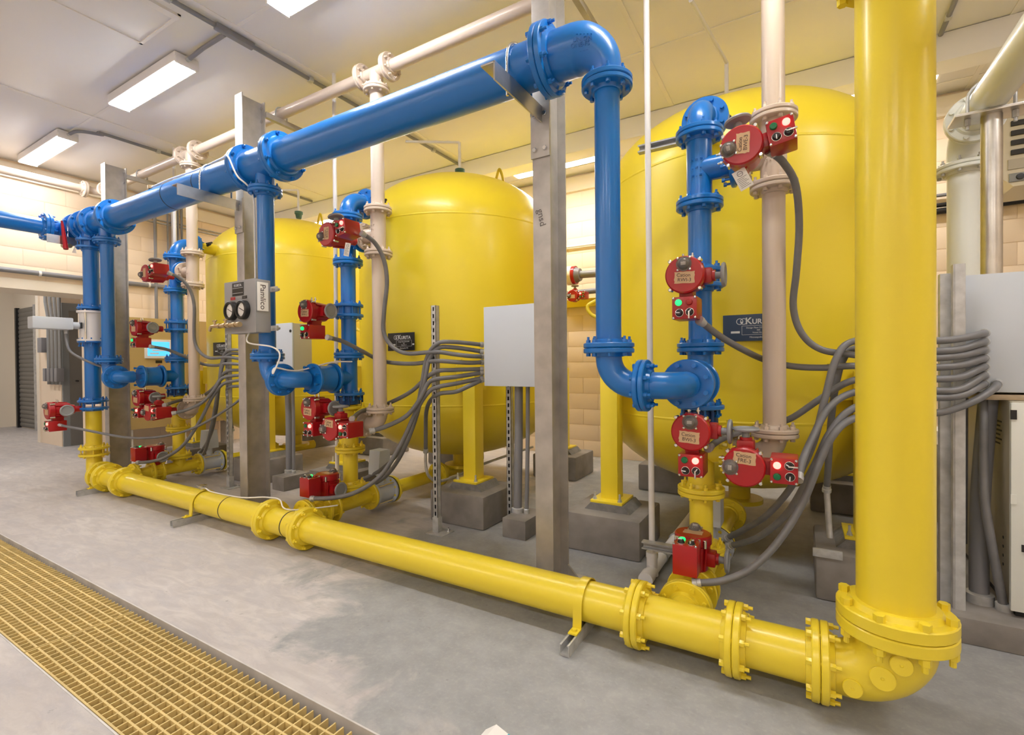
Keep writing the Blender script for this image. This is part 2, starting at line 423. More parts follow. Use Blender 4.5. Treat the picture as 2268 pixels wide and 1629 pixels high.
for x in LX: lamp(x, ROW, 3.565, nm.get(x, 'ceiling lamp in the row above the blue header, out of view'), 'ceiling lamps above the header')
nb = {-6.62: 'lit ceiling lamp behind the dome of the far yellow tank', -2.38: 'lit ceiling lamp behind the gap between middle and right tanks', .36: 'lit ceiling lamp just showing behind the big yellow riser'}
for x in (-6.62, -4.5, -2.38, .36): lamp(x, 5.13, 3.47, nb.get(x, 'ceiling lamp near the back wall hidden behind a tank'), 'ceiling lamps near the back wall', 'lamp_lens_dim')
for x in (-7.09, -4.73, -2.38, -.02, 2.34): lamp(x, -2.3, 3.565, 'added fill lamp over the aisle, unseen behind the viewer', 'added fill lamps over the aisle')  # unseen fill lamps, added to brighten surfaces facing the camera
for x in (-9.6, -12.0): lamp(x, 1.4, 3.3, 'added unseen lamp lighting the room beyond the opening', 'added lamps in the far room')  # out-of-view lamps added to brighten the far room

# ceiling conduits
def conduit(name, pts, r, label, m='grey_conduit', straps=(), seg=12, boxes=(), cat='conduit'):
    t = thing(name, label, cat, pts[0]); part('tube', sweep(BM(), pts, r, seg), m, t)
    for s in straps:
        s = V(s); part('strap', box(BM(), s - V((r * 1.25, r * 1.25, r * 1.25)), s + V((r * 1.25, r * 1.25, r * 1.25)), r * .3), 'galv', t)
    for lo, hi in boxes: part('junction_box', box(BM(), lo, hi, .006), 'grey_conduit', t)
    return t
zc = CZ - .028
conduit('ceiling_conduit', [(-3.56, .2, zc), (-3.56, 2.0, zc), (-3.56, 4.77, zc)], .016, 'grey conduit running back across the ceiling past the near lamps', straps=((-3.56, 1.62, zc), (-3.56, 2.7, zc), (-3.56, 4.3, zc)),
        boxes=(((-3.585, 1.92, zc - .022), (-3.535, 2.20, zc + .018)),))
conduit('ceiling_conduit', [(-4.10, 2.01, 3.615), (-3.9, 2.01, zc), (-3.60, 2.01, zc)], .016, 'short grey conduit joining a lamp to the ceiling conduit')
conduit('ceiling_conduit', spline([(-6.45, 2.01, 3.615), (-6.35, 2.05, zc), (-6.25, 2.2, zc), (-6.2, 2.4, zc), (-6.2, 4.7, zc)]), .016, 'curved grey conduit leaving the farthest left lamp', straps=((-6.2, 2.7, zc), (-6.2, 3.6, zc)))
conduit('ceiling_conduit', [(-3.56, 5.03, 3.47), (-2.98, 5.1, 3.52)], .014, 'grey conduit feeding the lamp behind the middle tank')
conduit('ceiling_conduit', [(.90, 3.6, zc), (.90, 4.77, zc)], .016, 'grey conduit on the ceiling right of the big yellow riser', straps=((.90, 4.55, zc),))
for k, (x, dx) in enumerate(((-.82, 0), (-3.3, 0))):
    pass

# ------------------------------------------------------------------ grating over the trough
GX0, GXJ, GX1, GY0, GY1, PT = -6.20, -2.862, -.62, TY0 + .008, 1.103, .0388
def long_bar(L): return cached(('lb', round(L, 3)), lambda: mesh('long_bar', box(BM(), (0, -.0038, -.034), (L, .0038, 0), .0012), 'grating'))
cross = mesh('cross_bar', box(BM(), (-.0026, 0, -.034), (.0026, GY1 - GY0, -.0004)), 'grating')
def grating(x0, x1, label):
    t = thing('grating_panel', label, 'floor grating', (x0, GY0, 0), 'floor grating panels')
    for k in range(10): link('long_bar', long_bar(x1 - x0), t, Matrix.Translation((0, .004 + k * PT, -.001)))
    n = int((x1 - x0) / PT)
    for k in range(n + 1): link('cross_bar', cross, t, Matrix.Translation((.004 + k * (x1 - x0 - .008) / n, 0, -.001)))
    return t
grating(GX0, GXJ - .004, 'yellow floor grating panel running off to the left edge')
grating(GXJ + .004, GX1, 'yellow floor grating panel nearest the viewer at the bottom edge')

# ------------------------------------------------------------------ steel columns with brackets
def column(x, ztop, label, bracket_y=1.83, braces=True):
    y0, y1, hw, tf = 2.30, 2.50, .052, .009
    t = thing('steel_column', label, 'column', (x, 2.4, 0), 'steel columns carrying the pipes')
    part('front_flange', box(BM(), (x - hw, y0, .012), (x + hw, y0 + tf, ztop), .002), 'steel', t)
    part('rear_flange', box(BM(), (x - hw, y1 - tf, .012), (x + hw, y1, ztop), .002), 'steel', t)
    part('web', box(BM(), (x - .004, y0 + tf, .012), (x + .004, y1 - tf, ztop)), 'steel', t)
    part('base_plate', box(BM(), (x - .13, 2.27, 0), (x + .13, 2.56, .014), .002), 'steel', t)
    b = BM(); prism(b, [(hw, .014), (.125, .014), (hw, .09)], (x, y1 - .02, 0), (1, 0, 0), (0, 0, 1), (0, .012, 0)); part('gusset', b, 'steel', t)
    # bracket: plate + angle under the blue header
    zb = 2.562
    pl = part('bracket_plate', box(BM(), (x - hw - .004, y0 - .012, 2.30), (x + hw + .002, y0, 2.58), .002), 'steel', t)
    for zz in (2.34, 2.39, 2.52):
        for s in (-1, 1):
            if zz == 2.39: continue
            b = BM(); lathe(b, [(0, .013), (.012, .013), (.014, .011)], (x + s * .03, y0 - .012, zz), (0, -1, 0), 6); part('bolt', b, 'chrome', pl)
    b = BM(); box(b, (x - .062, bracket_y, zb - .008), (x + .012, y0 - .012, zb), .001)
    part('bracket_angle', b, 'stainless', t)
    b = BM(); prism(b, [(bracket_y, zb), (y0 - .012, zb), (y0 - .012, zb - .085), (bracket_y, zb - .085)], (x + .006, 0, 0), (0, 1, 0), (0, 0, 1), (.008, 0, 0)); part('bracket_web', b, 'stainless', t)
    # U-bolt
    xb = x - .03; pts = [(xb, 2.13 - .121, 2.50), (xb, 2.13 - .121, 2.68)] + [(xb, 2.13 - .121 * math.cos(a), 2.68 + .121 * math.sin(a)) for a in [PI * k / 16 for k in range(1, 16)]] + [(xb, 2.13 + .121, 2.68), (xb, 2.13 + .121, 2.50)]
    part('u_bolt', sweep(BM(), pts, .007, 10), 'chrome', t)
    # upper arm to the tan header
    zt = 3.352
    part('upper_arm', box(BM(), (x + hw - .006, 2.49, zt - .045), (x + hw + .03, 2.95, zt), .002), 'steel', t)
    for zz in (ztop - .05, ztop - .16): part('bolt', lathe(BM(), [(0, .012), (.012, .012)], (x + .02, y1 - tf - .001, zz), (0, -1, 0), 6), 'chrome', t)
    pts = [(x + hw + .012, 2.64 - .053, zt)] + [(x + hw + .012, 2.64 - .053 * math.cos(a), 3.40 + .053 * math.sin(a)) for a in [PI * k / 12 for k in range(13)]] + [(x + hw + .012, 2.64 + .053, zt)]
    part('u_bolt', sweep(BM(), pts, .006, 8), 'galv', t)
    return t
CXS = [-1.175, -3.94, -6.51]
column(CXS[0], 3.55, 'bare steel H column nearest the viewer, left of the blue elbow')
column(CXS[1], 3.44, 'bare steel H column behind the gauge box, middle of three')
column(CXS[2], 3.43, 'bare steel H column farthest left beside the blue drop pipes')
wcol = [o for o in COL.objects if o.name.startswith('steel_column')][0]; wp_ = PY(1199, 482, 2.2985)
letters('gnsd', .052, 'pencil', wcol, Matrix.Translation(wp_ - V(wcol.location)) @ matrix_from((0, 0, 0), (.18, 0, -.984), (.984, 0, .18), (0, -1, 0)), 'pencil_writing')

# ------------------------------------------------------------------ main headers
DX = [0, -2.615, -5.27]
SX = [-.444 + d for d in DX]; DRX = [-.752, -3.325, -5.96]; TNX = [-.11 + d for d in DX]; TKX = [-.40, -3.0, -5.66]
WHO = ['right-hand', 'middle', 'far left']
HY, HZ = 2.06, .137
# yellow floor header
yh = thing('floor_header_pipe', 'long yellow header pipe lying along the floor in front of the tanks', 'pipe', (-3, HY, 0))
yf = dict(R_=.136, pr=.087, m='yellow', t=.026, br=.0125)
pipe(yh, (-6.10, HY, HZ), (.10, HY, HZ), .087, 'yellow', seg=48)
for x in (SX[0] + .03 - .19, SX[0] + .03 + .19, SX[1] + .05 - .19, SX[1] + .05 + .19, SX[2] + .08 - .19, SX[2] + .08 + .19, .055): fpair(yh, (x, HY, HZ), X, **yf)
for s in SX:                         # tee branches towards the tanks
    pipe(yh, (s, HY, HZ), (s, 2.215, HZ), .062, 'yellow', 'tee_branch')
    fpair(yh, (s, 2.228, HZ), Y, .114, .058, 'yellow')
# straps on strut channels
def channel(bm, p0, p1, up, side, w=.0206, h=.0413):
    p0, p1 = V(p0), V(p1); u, s = V(up), V(side); d = p1 - p0
    prism(bm, [(-w, 0), (w, 0), (w, h), (w - .008, h), (w - .008, h - .004), (w - .003, h - .004), (w - .003, .003), (-w + .003, .003), (-w + .003, h - .004), (-w + .008, h - .004), (-w + .008, h), (-w, h)], p0, s, u, d)
    return bm
for k, (xs_, y1_, lab) in enumerate(((-.845, 2.42, 'short steel strut channel on the floor under the yellow header, nearest'), (-4.08, 2.42, 'short steel strut channel on the floor under the yellow header, middle'), (-5.85, 2.42, 'short steel strut channel on the floor under the far end of the yellow header'))):
    t = thing('strut_channel', lab, 'strut channel', (xs_, 2.1, 0), 'strut channels under the yellow header')
    part('channel', channel(BM(), (xs_, 1.825, .009), (xs_, y1_, .009), Z, X), 'galv', t, 25)
    part('foot_plate', box(BM(), (xs_ - .02, 1.83, 0), (xs_ + .02, y1_ - .01, .009)), 'galv', t)
    st = thing('pipe_strap', 'yellow strap holding the floor header to the %s strut channel' % ('nearest', 'middle', 'farthest')[k], 'strap', (xs_, HY, .05), 'straps on the yellow header')
    prof = [(HY - .155, .052), (HY - .098, .052), (HY - .094, .10)] + [(HY - .094 * math.cos(a), HZ + .094 * math.sin(a)) for a in [PI * q / 18 for q in range(19)]] + [(HY + .094, .10), (HY + .098, .052), (HY + .155, .052)]
    b = BM(); n = len(prof); a0 = [[b.verts.new((xs_ + s * .02, y, z)) for y, z in prof] for s in (-1, 1)]
    inn = [(HY - .155, .058)] + [(HY - .104, .058), (HY - .100, .10)] + [(HY - .099 * math.cos(a), HZ + .099 * math.sin(a)) for a in [PI * q / 18 for q in range(19)]] + [(HY + .100, .10), (HY + .104, .058), (HY + .155, .058)]
    a1 = [[b.verts.new((xs_ + s * .02, y, z)) for y, z in inn] for s in (-1, 1)]
    for i in range(n - 1):
        b.faces.new((a0[0][i], a0[0][i + 1], a0[1][i + 1], a0[1][i])); b.faces.new((a1[0][i], a1[1][i], a1[1][i + 1], a1[0][i + 1]))
        b.faces.new((a0[0][i], a1[0][i], a1[0][i + 1], a0[0][i + 1])); b.faces.new((a0[1][i], a0[1][i + 1], a1[1][i + 1], a1[1][i]))
    for i in (0, n - 1): b.faces.new((a0[0][i], a0[1][i], a1[1][i], a1[0][i]))
    part('band', b, 'yellow', st)
    for s in (-1, 1): part('bolt', lathe(BM(), [(0, .012), (.010, .012), (.011, .008)], (xs_, HY + s * .13, .058), Z, 6), 'yellow', st)
# right end: reducing elbow and big riser
RX = .269
rs = thing('riser_pipe', 'thick yellow vertical pipe rising from the floor elbow at right', 'pipe', (RX, HY, 0))
eb = BM(); c_ = V((RX, HY, HZ)); pts = arc(c_, X, Z, .155, 16); pts = [pts[0] - X * .03] + pts + [pts[-1] + Z * .012]
kk = len(pts) - 1; sweep(eb, pts, .1, 40, radii=[.088 + (.118 - .088) * min(1, max(0, i / kk * 1.3)) for i in range(kk + 1)])
el = part('elbow', eb, 'yellow', rs)
tree_bm = BM(); tree_bm.from_mesh(el.data); bvh = BVHTree.FromBMesh(tree_bm); off_ = wloc(rs)
for (px, py, r_) in ((1888, 1524, .029), (1955, 1503, .036), (1996, 1474, .031)):
    loc, nrm, _, _ = bvh.ray_cast(V((0, 0, HC)) - off_, _ray(px, py).normalized())
    if loc is None: continue
    b = BM(); nn_ = (nrm * .5 - _ray(px, py).normalized() * .5).normalized()
    lathe(b, [(-.03, r_), (.010, r_), (.012, r_ - .002), (.012, .005), (.010, .004), (.010, 0)], loc + off_, nn_, 28); part('boss', b, 'yellow', el)
tree_bm.free()
fpair(rs, (RX, HY, .342), -Z, .166, .110, 'yellow', t=.042, br=.017)
pipe(rs, (RX, HY, .33), (RX, HY, CZ), .1075, 'yellow', seg=56)
fpair(rs, (RX, HY, 2.545), Z, .166, .110, 'yellow', t=.036, br=.017)

# left end: elbow up, yellow / blue vertical with flow meter
LVX, LVY = -6.20, 2.08
lv = thing('riser_pipe', 'slim vertical pipe at far left, yellow below and blue above with a flow meter gap', 'pipe', (LVX, LVY, 0))
elbow(lv, (LVX, LVY, HZ), -X, Z, .12, .087, 'yellow', lead=.02, out=.03, r_out=.066)
fpair(lv, (-5.98, LVY - .01, HZ), X, .136, .087, 'yellow', t=.026)
fpair(lv, (LVX, LVY, .36), Z, .125, .066, 'yellow', gap=.045)
pipe(lv, (LVX, LVY, .28), (LVX, LVY, .80), .066, 'yellow')
fpair(lv, (LVX, LVY, .835), Z, .125, .066, 'blue', gap=.05, mb='blue')
pipe(lv, (LVX, LVY, .84), (LVX, LVY, 1.47), .066, 'blue')
fpair(lv, (LVX, LVY, 1.46), Z, .118, .066, 'blue', single=True)
pipe(lv, (LVX, LVY, 1.78), (LVX, LVY, 2.6), .066, 'blue', 'pipe')
fpair(lv, (LVX, LVY, 1.80), Z, .118, .066, 'blue', single=True)
fpair(lv, (LVX, LVY, 2.46), Z, .118, .066, 'blue', gap=.05)
fm = thing('flow_meter', 'white flow meter with long box head on the far left vertical pipe', 'flow meter', (LVX, LVY, 1.5), 'flow meters')
part('body', lathe(BM(), [(0, .12), (.018, .12), (.018, .10), (.285, .10), (.285, .12), (.305, .12)], (LVX, LVY, 1.478), Z, 32), 'pvc', fm)
part('rating_plate', box(BM(), (LVX - .02, LVY - .106, 1.6), (LVX + .06, LVY - .098, 1.66)), 'black', fm)
for a in range(4):
    an = PI / 4 + a * PI / 2; part('tie_rod', cyl(BM(), (LVX + .112 * math.cos(an), LVY + .112 * math.sin(an), 1.47), (LVX + .112 * math.cos(an), LVY + .112 * math.sin(an), 1.79), .008, seg=8), 'chrome', fm)
part('neck', cyl(BM(), (LVX, LVY - .09, 1.63), (LVX - .02, LVY - .17, 1.63), .035, seg=16), 'light_box', fm)
hd = part('meter_head', box(BM(), (LVX - .09, LVY - .46, 1.585), (LVX + .05, LVY - .16, 1.70), .012), 'light_box', fm)
part('gland', cyl(BM(), (LVX - .02, LVY - .2, 1.56), (LVX - .02, LVY - .2, 1.59), .012, seg=10), 'galv', fm)

# blue overhead header
BY, BZ = 2.13, 2.68
bh = thing('overhead_header_pipe', 'long blue header pipe overhead carried on column brackets', 'pipe', (-3, BY, BZ))
bf = dict(R_=.166, pr=.112, m='blue', t=.028, br=.0125)
pipe(bh, (-6.62, BY, BZ), (-1.03, BY, BZ), .112, 'blue', seg=48)
fpair(bh, (-1.045, BY, BZ), X, **bf)
eb = BM(); pts = arc((DRX[0], BY, BZ), X, -Z, .165, 16); pts = [pts[0] - X * .12] + pts + [pts[-1] - Z * .02]; kk = len(pts) - 1
sweep(eb, pts, .1, 40, radii=[.112 - (.112 - .064) * min(1, max(0, (i / kk - .25) / .65)) for i in range(kk + 1)]); el = part('elbow', eb, 'blue', bh)
tree_bm = BM(); tree_bm.from_mesh(el.data); bvh = BVHTree.FromBMesh(tree_bm); off_ = wloc(bh)
for s_, px, py in (('- - - - -', 1294, 74), ('UNION', 1290, 86), ('ONE-FS', 1285, 99), ('- - -', 1292, 111)):
    loc, nrm, _, _ = bvh.ray_cast(V((0, 0, HC)) - off_, _ray(px, py).normalized())
    if loc is None: continue
    if nrm.dot(_ray(px, py)) > 0: nrm = -nrm
    xd = (V((1, 0, -.12)) - nrm * nrm.dot(V((1, 0, -.12)))).normalized(); yd = nrm.cross(xd)
    letters(s_, .026, 'blue', el, matrix_from(loc + nrm * .0006, xd, yd, nrm), 'raised_lettering')
tree_bm.free()
for i in (1, 2):
    for s in (-.2, .2): fpair(bh, (DRX[i] + s, BY, BZ), X, **bf)
fpair(bh, (LVX - .19, BY, BZ), X, **bf)
fpair(bh, (-6.58, BY, BZ), X, **bf)
for i in (1, 2): pipe(bh, (DRX[i], BY, BZ), (DRX[i], BY, 2.49), .064, 'blue', 'tee_branch')
pipe(bh, (LVX, LVY + .02, BZ), (LVX, LVY + .01, 2.5), .068, 'blue', 'tee_branch')
elbow(bh, (-6.76, BY, BZ), -X, -Y, .13, .112, 'blue', lead=.02, out=.02, r_out=.088)
fpair(bh, (-6.76, 1.90, BZ), Y, .14, .082, 'blue', t=.03)
pipe(bh, (-6.76, 2.0, BZ), (-6.76, -1.5, BZ), .082, 'blue', 'branch_pipe')
b = BM(); cyl(b, (-4.9, BY - .05, BZ + .095), (-4.9, BY - .05, BZ + .125), .03, seg=16); part('fitting', b, 'brass', bh)
for x in (-4.62, -4.12): part('cable_tie', lathe(BM(), [(-.004, .1135), (.004, .1135)], (x, BY, BZ), X, 40), 'black', bh)
part('wire', sweep(BM(), spline([(-4.9, BY - .06, BZ + .105), (-4.6, BY - .05, BZ + .12), (-4.2, BY - .03, BZ + .125), (-3.8, BY - .05, BZ + .12), (-3.5, BY - .17, BZ + .03), (-3.42, BY - .15, BZ - .12), (-3.385, BY - .06, 2.45), (-3.375, BY - .055, 2.1), (-3.375, BY - .055, 1.83)]), .006, 8), 'white_wire', bh)

# tan overhead header
TY, TZ = 2.64, 3.40
th = thing('overhead_header_pipe', 'slim tan header pipe running under the ceiling behind the blue header', 'pipe', (-3, TY, TZ))
pipe(th, (-7.45, TY, TZ), (1.5, TY, TZ), .044, 'tan')
tf = dict(R_=.098, pr=.046, m='tan', t=.02, br=.009)
for x in TNX:
    for s in (-.135, .135): fpair(th, (x + s, TY, TZ), X, **tf)
    pipe(th, (x, TY, TZ), (x, TY, 3.28), .05, 'tan', 'tee_branch'); fpair(th, (x, TY, 3.27), Z, **tf)
elbow(th, (-7.55, TY, TZ), -X, -Y, .10, .044, 'tan', lead=.02, out=.02); fpair(th, (-7.36, TY, TZ), X, **tf); fpair(th, (-7.55, 2.48, TZ), Y, **tf)
pipe(th, (-7.55, 2.5, TZ), (-7.62, -1.5, TZ), .044, 'tan', 'branch_pipe')

# ------------------------------------------------------------------ valve actuators
def act_meshes():
    D = {}
    b = BM(); lathe(b, [(-.255, .0), (-.255, .030), (-.205, .030), (-.205, .044), (-.175, .05), (-.165, .066), (-.05, .074), (-.042, .083), (-.030, .083), (-.030, .0)], (0, 0, 0), Z, 36, cap=False)
    for k in range(5):
        a = PI / 5 + k * 2 * PI / 5; c, s = math.cos(a), math.sin(a)
        b2 = [V((c * .07, s * .07, -.16)), V((c * .082, s * .082, -.05))]
        cyl(b, b2[0], b2[1], .006, seg=6)
    D['housing'] = mesh('housing', b, 'red')
    b = BM(); lathe(b, [(-.030, .0), (-.030, .083), (-.006, .083), (0, .077), (0, 0)], (0, 0, 0), Z, 40, cap=False); D['cover'] = mesh('cover', b, 'red')
    b = BM(); lathe(b, [(0, .033), (.006, .033), (.006, .028)] + [(.006 + .026 * math.sin(t), .028 * math.cos(t)) for t in [PI / 2 * k / 8 for k in range(1, 8)]] + [(.032, 0)], (0, 0, 0), Z, 28); D['dome'] = mesh('indicator_dome', b, 'dome')
    b = BM(); lathe(b, [(.001, .019), (.012, .015), (.014, .009), (.014, 0)], (0, 0, 0), Z, 20); D['pointer'] = mesh('indicator', b, 'rubber')
    b = BM(); box(b, (-.0085, -.006, .012), (.0085, .006, .0165)); D['flag'] = mesh('flag', b, 'paper')
    b = BM(); lathe(b, [(0, .0055), (.006, .0055), (.008, .003)], (0, 0, 0), Z, 8); D['screw'] = mesh('screw', b, 'chrome')
    b = BM(); lathe(b, [(-.03, .0085), (.004, .0085), (.006, .006)], (0, 0, 0), Z, 10); D['lug'] = mesh('cover_bolt', b, 'chrome')
    b = BM(); box(b, (-.053, -.198, -.135), (.053, -.098, .0), .006); D['cbox'] = mesh('control_box', b, 'red')
    b = BM(); box(b, (-.03, -.10, -.12), (.03, -.06, -.04), .004); D['neck'] = mesh('box_neck', b, 'red')
    b = BM(); box(b, (.045, -.036, -.14), (.104, .036, -.075), .012); cyl(b, (.10, 0, -.107), (.115, 0, -.107), .026, seg=20); D['gear'] = mesh('gear_case', b, 'red')
    b = BM(); cyl(b, (.104, 0, -.107), (.150, 0, -.107), .016, seg=16)
    lathe(b, [(.140, .0), (.140, .04), (.143, .052), (.150, .056), (.157, .052), (.158, .044), (.152, .038), (.150, 0)], (0, 0, -.107), X, 32, cap=False); D['wheel'] = mesh('handwheel', b, 'handwheel')
    for k in ('green_lit', 'green_off', 'red_lit', 'red_off'):
        b = BM(); lathe(b, [(0, .0145), (.006, .0145), (.010, .012), (.012, 0)], (0, 0, 0), Z, 20); D[k] = mesh('indicator_light', b, k)
    b = BM(); lathe(b, [(0, .0165), (.005, .0165), (.007, .0135), (.010, .0135), (.017, .011), (.017, 0)], (0, 0, 0), Z, 20); D['sw'] = mesh('selector_switch', b, 'black')
    b = BM(); lathe(b, [(0, .018), (.004, .018), (.0045, .0165)], (0, 0, 0), Z, 24); D['ring'] = mesh('switch_ring', b, 'chrome')
    b = BM(); box(b, (-.002, -.004, .016), (.002, .014, .0205)); D['mark'] = mesh('switch_pointer', b, 'print_white')
    b = BM(); box(b, (-.003, -.03, .014), (.003, .004, .026), .001); D['key'] = mesh('switch_key', b, 'chrome')
    b = BM(); cyl(b, (0, .0, 0), (0, .03, 0), .0045, seg=8); cyl(b, (0, .012, 0), (0, .018, 0), .008, seg=6); D['stop'] = mesh('travel_stop', b, 'chrome')
    b = BM(); n = 7; top = [(-.0435 + .087 * k / n, .026 + random.uniform(-.0015, .0015)) for k in range(n + 1)]
    rgt = [(.0435 + random.uniform(-.002, .003), .026 - .052 * k / 6) for k in range(1, 6)]
    bot = [(.0435 - .087 * k / n, -.026 + random.uniform(-.001, .001)) for k in range(n + 1)]; lft = [(-.0435 - random.uniform(-.002, .002), -.026 + .052 * k / 6) for k in range(1, 6)]
    prism(b, top + rgt + bot + lft, (0, 0, 0), X, Y, Z * .0008); D['tape'] = mesh('tape_label', b, 'tape')
    return D
ACT = act_meshes()
FACE = matrix_from((0, 0, 0), (1, 0, 0), (0, 0, 1), (0, -1, 0))
def actuator(pos, phi, lit, label, tape=(0, -.012, 0), dome_at=(0, .046), words=None, up=False, scale=1.0, group='red valve actuators', base=None, turn=0.):
    t = bpy.data.objects.new('valve_actuator', None); COL.objects.link(t); t.empty_display_size = .1; tag(t, label, 'valve actuator', group)
    base = base or (Matrix.Identity(4) if up else FACE)
    t.matrix_world = Matrix.Translation(pos) @ base @ Matrix.Rotation(phi, 4, 'Z') @ Matrix.Scale(scale, 4)
    A = ACT; T = Matrix.Translation
    link('housing', A['housing'], t)
    cv = link('cover', A['cover'], t)
    for k in range(4):
        a = PI / 4 + k * PI / 2; link('cover_bolt', A['lug'], cv, T((.089 * math.cos(a), .089 * math.sin(a), -.014)))
    d = link('indicator_dome', A['dome'], t, T((dome_at[0], dome_at[1], 0)))
    link('indicator', A['pointer'], d); link('flag', A['flag'], d)
    for sx in (-1, 1):
        for sy in (-1, 1): link('screw', A['screw'], d, T((sx * .026, sy * .026, .001)))
    unrot = Matrix.Rotation(-phi, 4, 'Z')
    tl = link('tape_label', A['tape'], t, unrot @ T((tape[0], tape[1], .0006)) @ Matrix.Rotation(tape[2], 4, 'Z'))
    if words:
        for k, s in enumerate(words): letters(s, .022, 'ink', tl, T((-.004 + .004 * k, .010 - .021 * k, .0010)) @ Matrix.Rotation(-.04, 4, 'Z'), 'handwriting')
    cb_ = link('control_box', A['cbox'], t); link('box_neck', A['neck'], t)
    g = lit == 'g'; Lq = [(-.024, -.124), (.022, -.124)]; Sq = [(-.020, -.170), (.024, -.168)]
    if turn:
        tr_ = lambda q: (q[0] * math.cos(turn) - (q[1] + .148) * math.sin(turn), -.148 + q[0] * math.sin(turn) + (q[1] + .148) * math.cos(turn)); Lq = [tr_(q) for q in Lq]; Sq = [tr_(q) for q in Sq]
    link('indicator_light', A['green_lit' if g else 'green_off'], cb_, T((*Lq[0], 0))); link('indicator_light', A['red_off' if g else 'red_lit'], cb_, T((*Lq[1], 0)))
    for k, q in enumerate(Sq):
        s = link('selector_switch', A['sw'], cb_, T((*q, 0)) @ Matrix.Rotation((1.5, .7)[k], 4, 'Z'))
    for q in Sq: link('switch_ring', A['ring'], cb_, T((*q, 0)))
    for k, q in enumerate(Sq): link('switch_pointer', A['mark'], cb_, T((*q, 0)) @ Matrix.Rotation((1.5, -.6)[k], 4, 'Z'))
    link('switch_key', A['key'], cb_, T((*Sq[1], 0)))
    for sx in (-1, 1):
        for sy in (-.104, -.192): link('screw', A['screw'], cb_, T((sx * .046, sy, -.001)))
    link('gear_case', A['gear'], t); link('handwheel', A['wheel'], t)
    for sx in (-.018, .022): link('travel_stop', A['stop'], t, T((sx, .076, -.075)))
    return t

# ------------------------------------------------------------------ tanks
SEAM0, SEAM1, TR, TKY, LEGH = .865, 2.46, .97, 4.00, (.70, .84)
def dish(z, b, up, n=16): return [(z + (b * math.sin(t) if up else -b * math.sin(t)), TR * math.cos(t)) for t in [PI / 2 * k / n for k in range(n + 1)]]
def tank_body():
    prof = dish(SEAM0, .55, False)[::-1]; prof[0] = (prof[0][0], 0)
    up = dish(SEAM1, .60, True); up[-1] = (up[-1][0], 0)
    prof = prof[:-1] + [(SEAM0, TR)] + [(SEAM0 + (SEAM1 - SEAM0) * k / 4, TR) for k in range(1, 4)] + [(SEAM1, TR)] + up[1:]
    b = BM(); lathe(b, prof, (0, 0, 0), Z, 96, cap=False); return b
tank_me = mesh('shell', tank_body(), 'yellow_tank', 50)
def nameplate(t, x, y, z, m, k, wd=.30, ht=.150):
    b = BM(); box(b, (x - wd / 2, y - .004, z - ht / 2), (x + wd / 2, y, z + ht / 2), .002); np_ = part('nameplate', b, m, t)
    org = V((x, y - .0042, z)) - wloc(t)
    def tx(s, size, dx, dz, bold=0.): letters(s, size, 'print_white', np_, Matrix.Translation(org + V((dx, 0, dz))) @ facing((0, 0, 0)), bold=bold)
    for s in (-.010, .010):
        b = BM(); lathe(b, [(0, .018), (.0006, .018), (.0006, .0148), (0, .0148)], (x - .052 + s, y - .004, z + .036), -Y, 28, cap=False); part('logo_ring', b, 'print_white', np_)
    b = BM(); lathe(b, [(0, .006), (.0007, .006), (.0007, 0)], (x - .052, y - .004, z + .030), -Y, 12); part('logo_ring', b, 'print_white', np_)
    tx('K', .052, -.017, .036, .02); tx('URITA', .038, .054, .0325, .025)
    fr = [(-.052, .010, .118, .0115), (-.052, -.040, .118, -.0385), (-.052, -.040, -.0505, .010), (.1165, -.040, .118, .0115)]
    b = BM()
    for x0, z0, x1, z1 in fr: box(b, (x + x0, y - .0048, z + z0), (x + x1, y - .004, z + z1))
    for x0 in (-.108, .126):
        b2 = ((x0 - (.0 if x0 < 0 else 0), -.030, x0 + (.046 if x0 < 0 else .02), -.018))
        box(b, (x + b2[0], y - .0048, z + b2[1]), (x + b2[2], y - .004, z + b2[3]))
    part('printed_frame', b, 'print_white', np_)
    tx('Design Flow 535.0 GPM', .0125, .032, -.001); tx('360', .0115, .032, -.0145); tx('Vessel No. %d' % k, .0115, .032, -.028); tx('Minneapolis, MN', .0135, .034, -.054)
    return np_
def pedestal(x, y, label, w=.25, h=.245):
    t = thing('concrete_pedestal', label, 'pedestal', (x, y, 0), 'concrete tank pedestals')
    part('block', box(BM(), (x - w, y - w, 0), (x + w, y + w, h), .02), 'concrete_ped', t)
    b = BM(); prism(b, [(-.155, 0), (.155, 0), (.112, .045), (-.112, .045)], (x, y - .135, h), X, Z, Y * .27); part('grout_pad', b, 'grout', t)
    return t
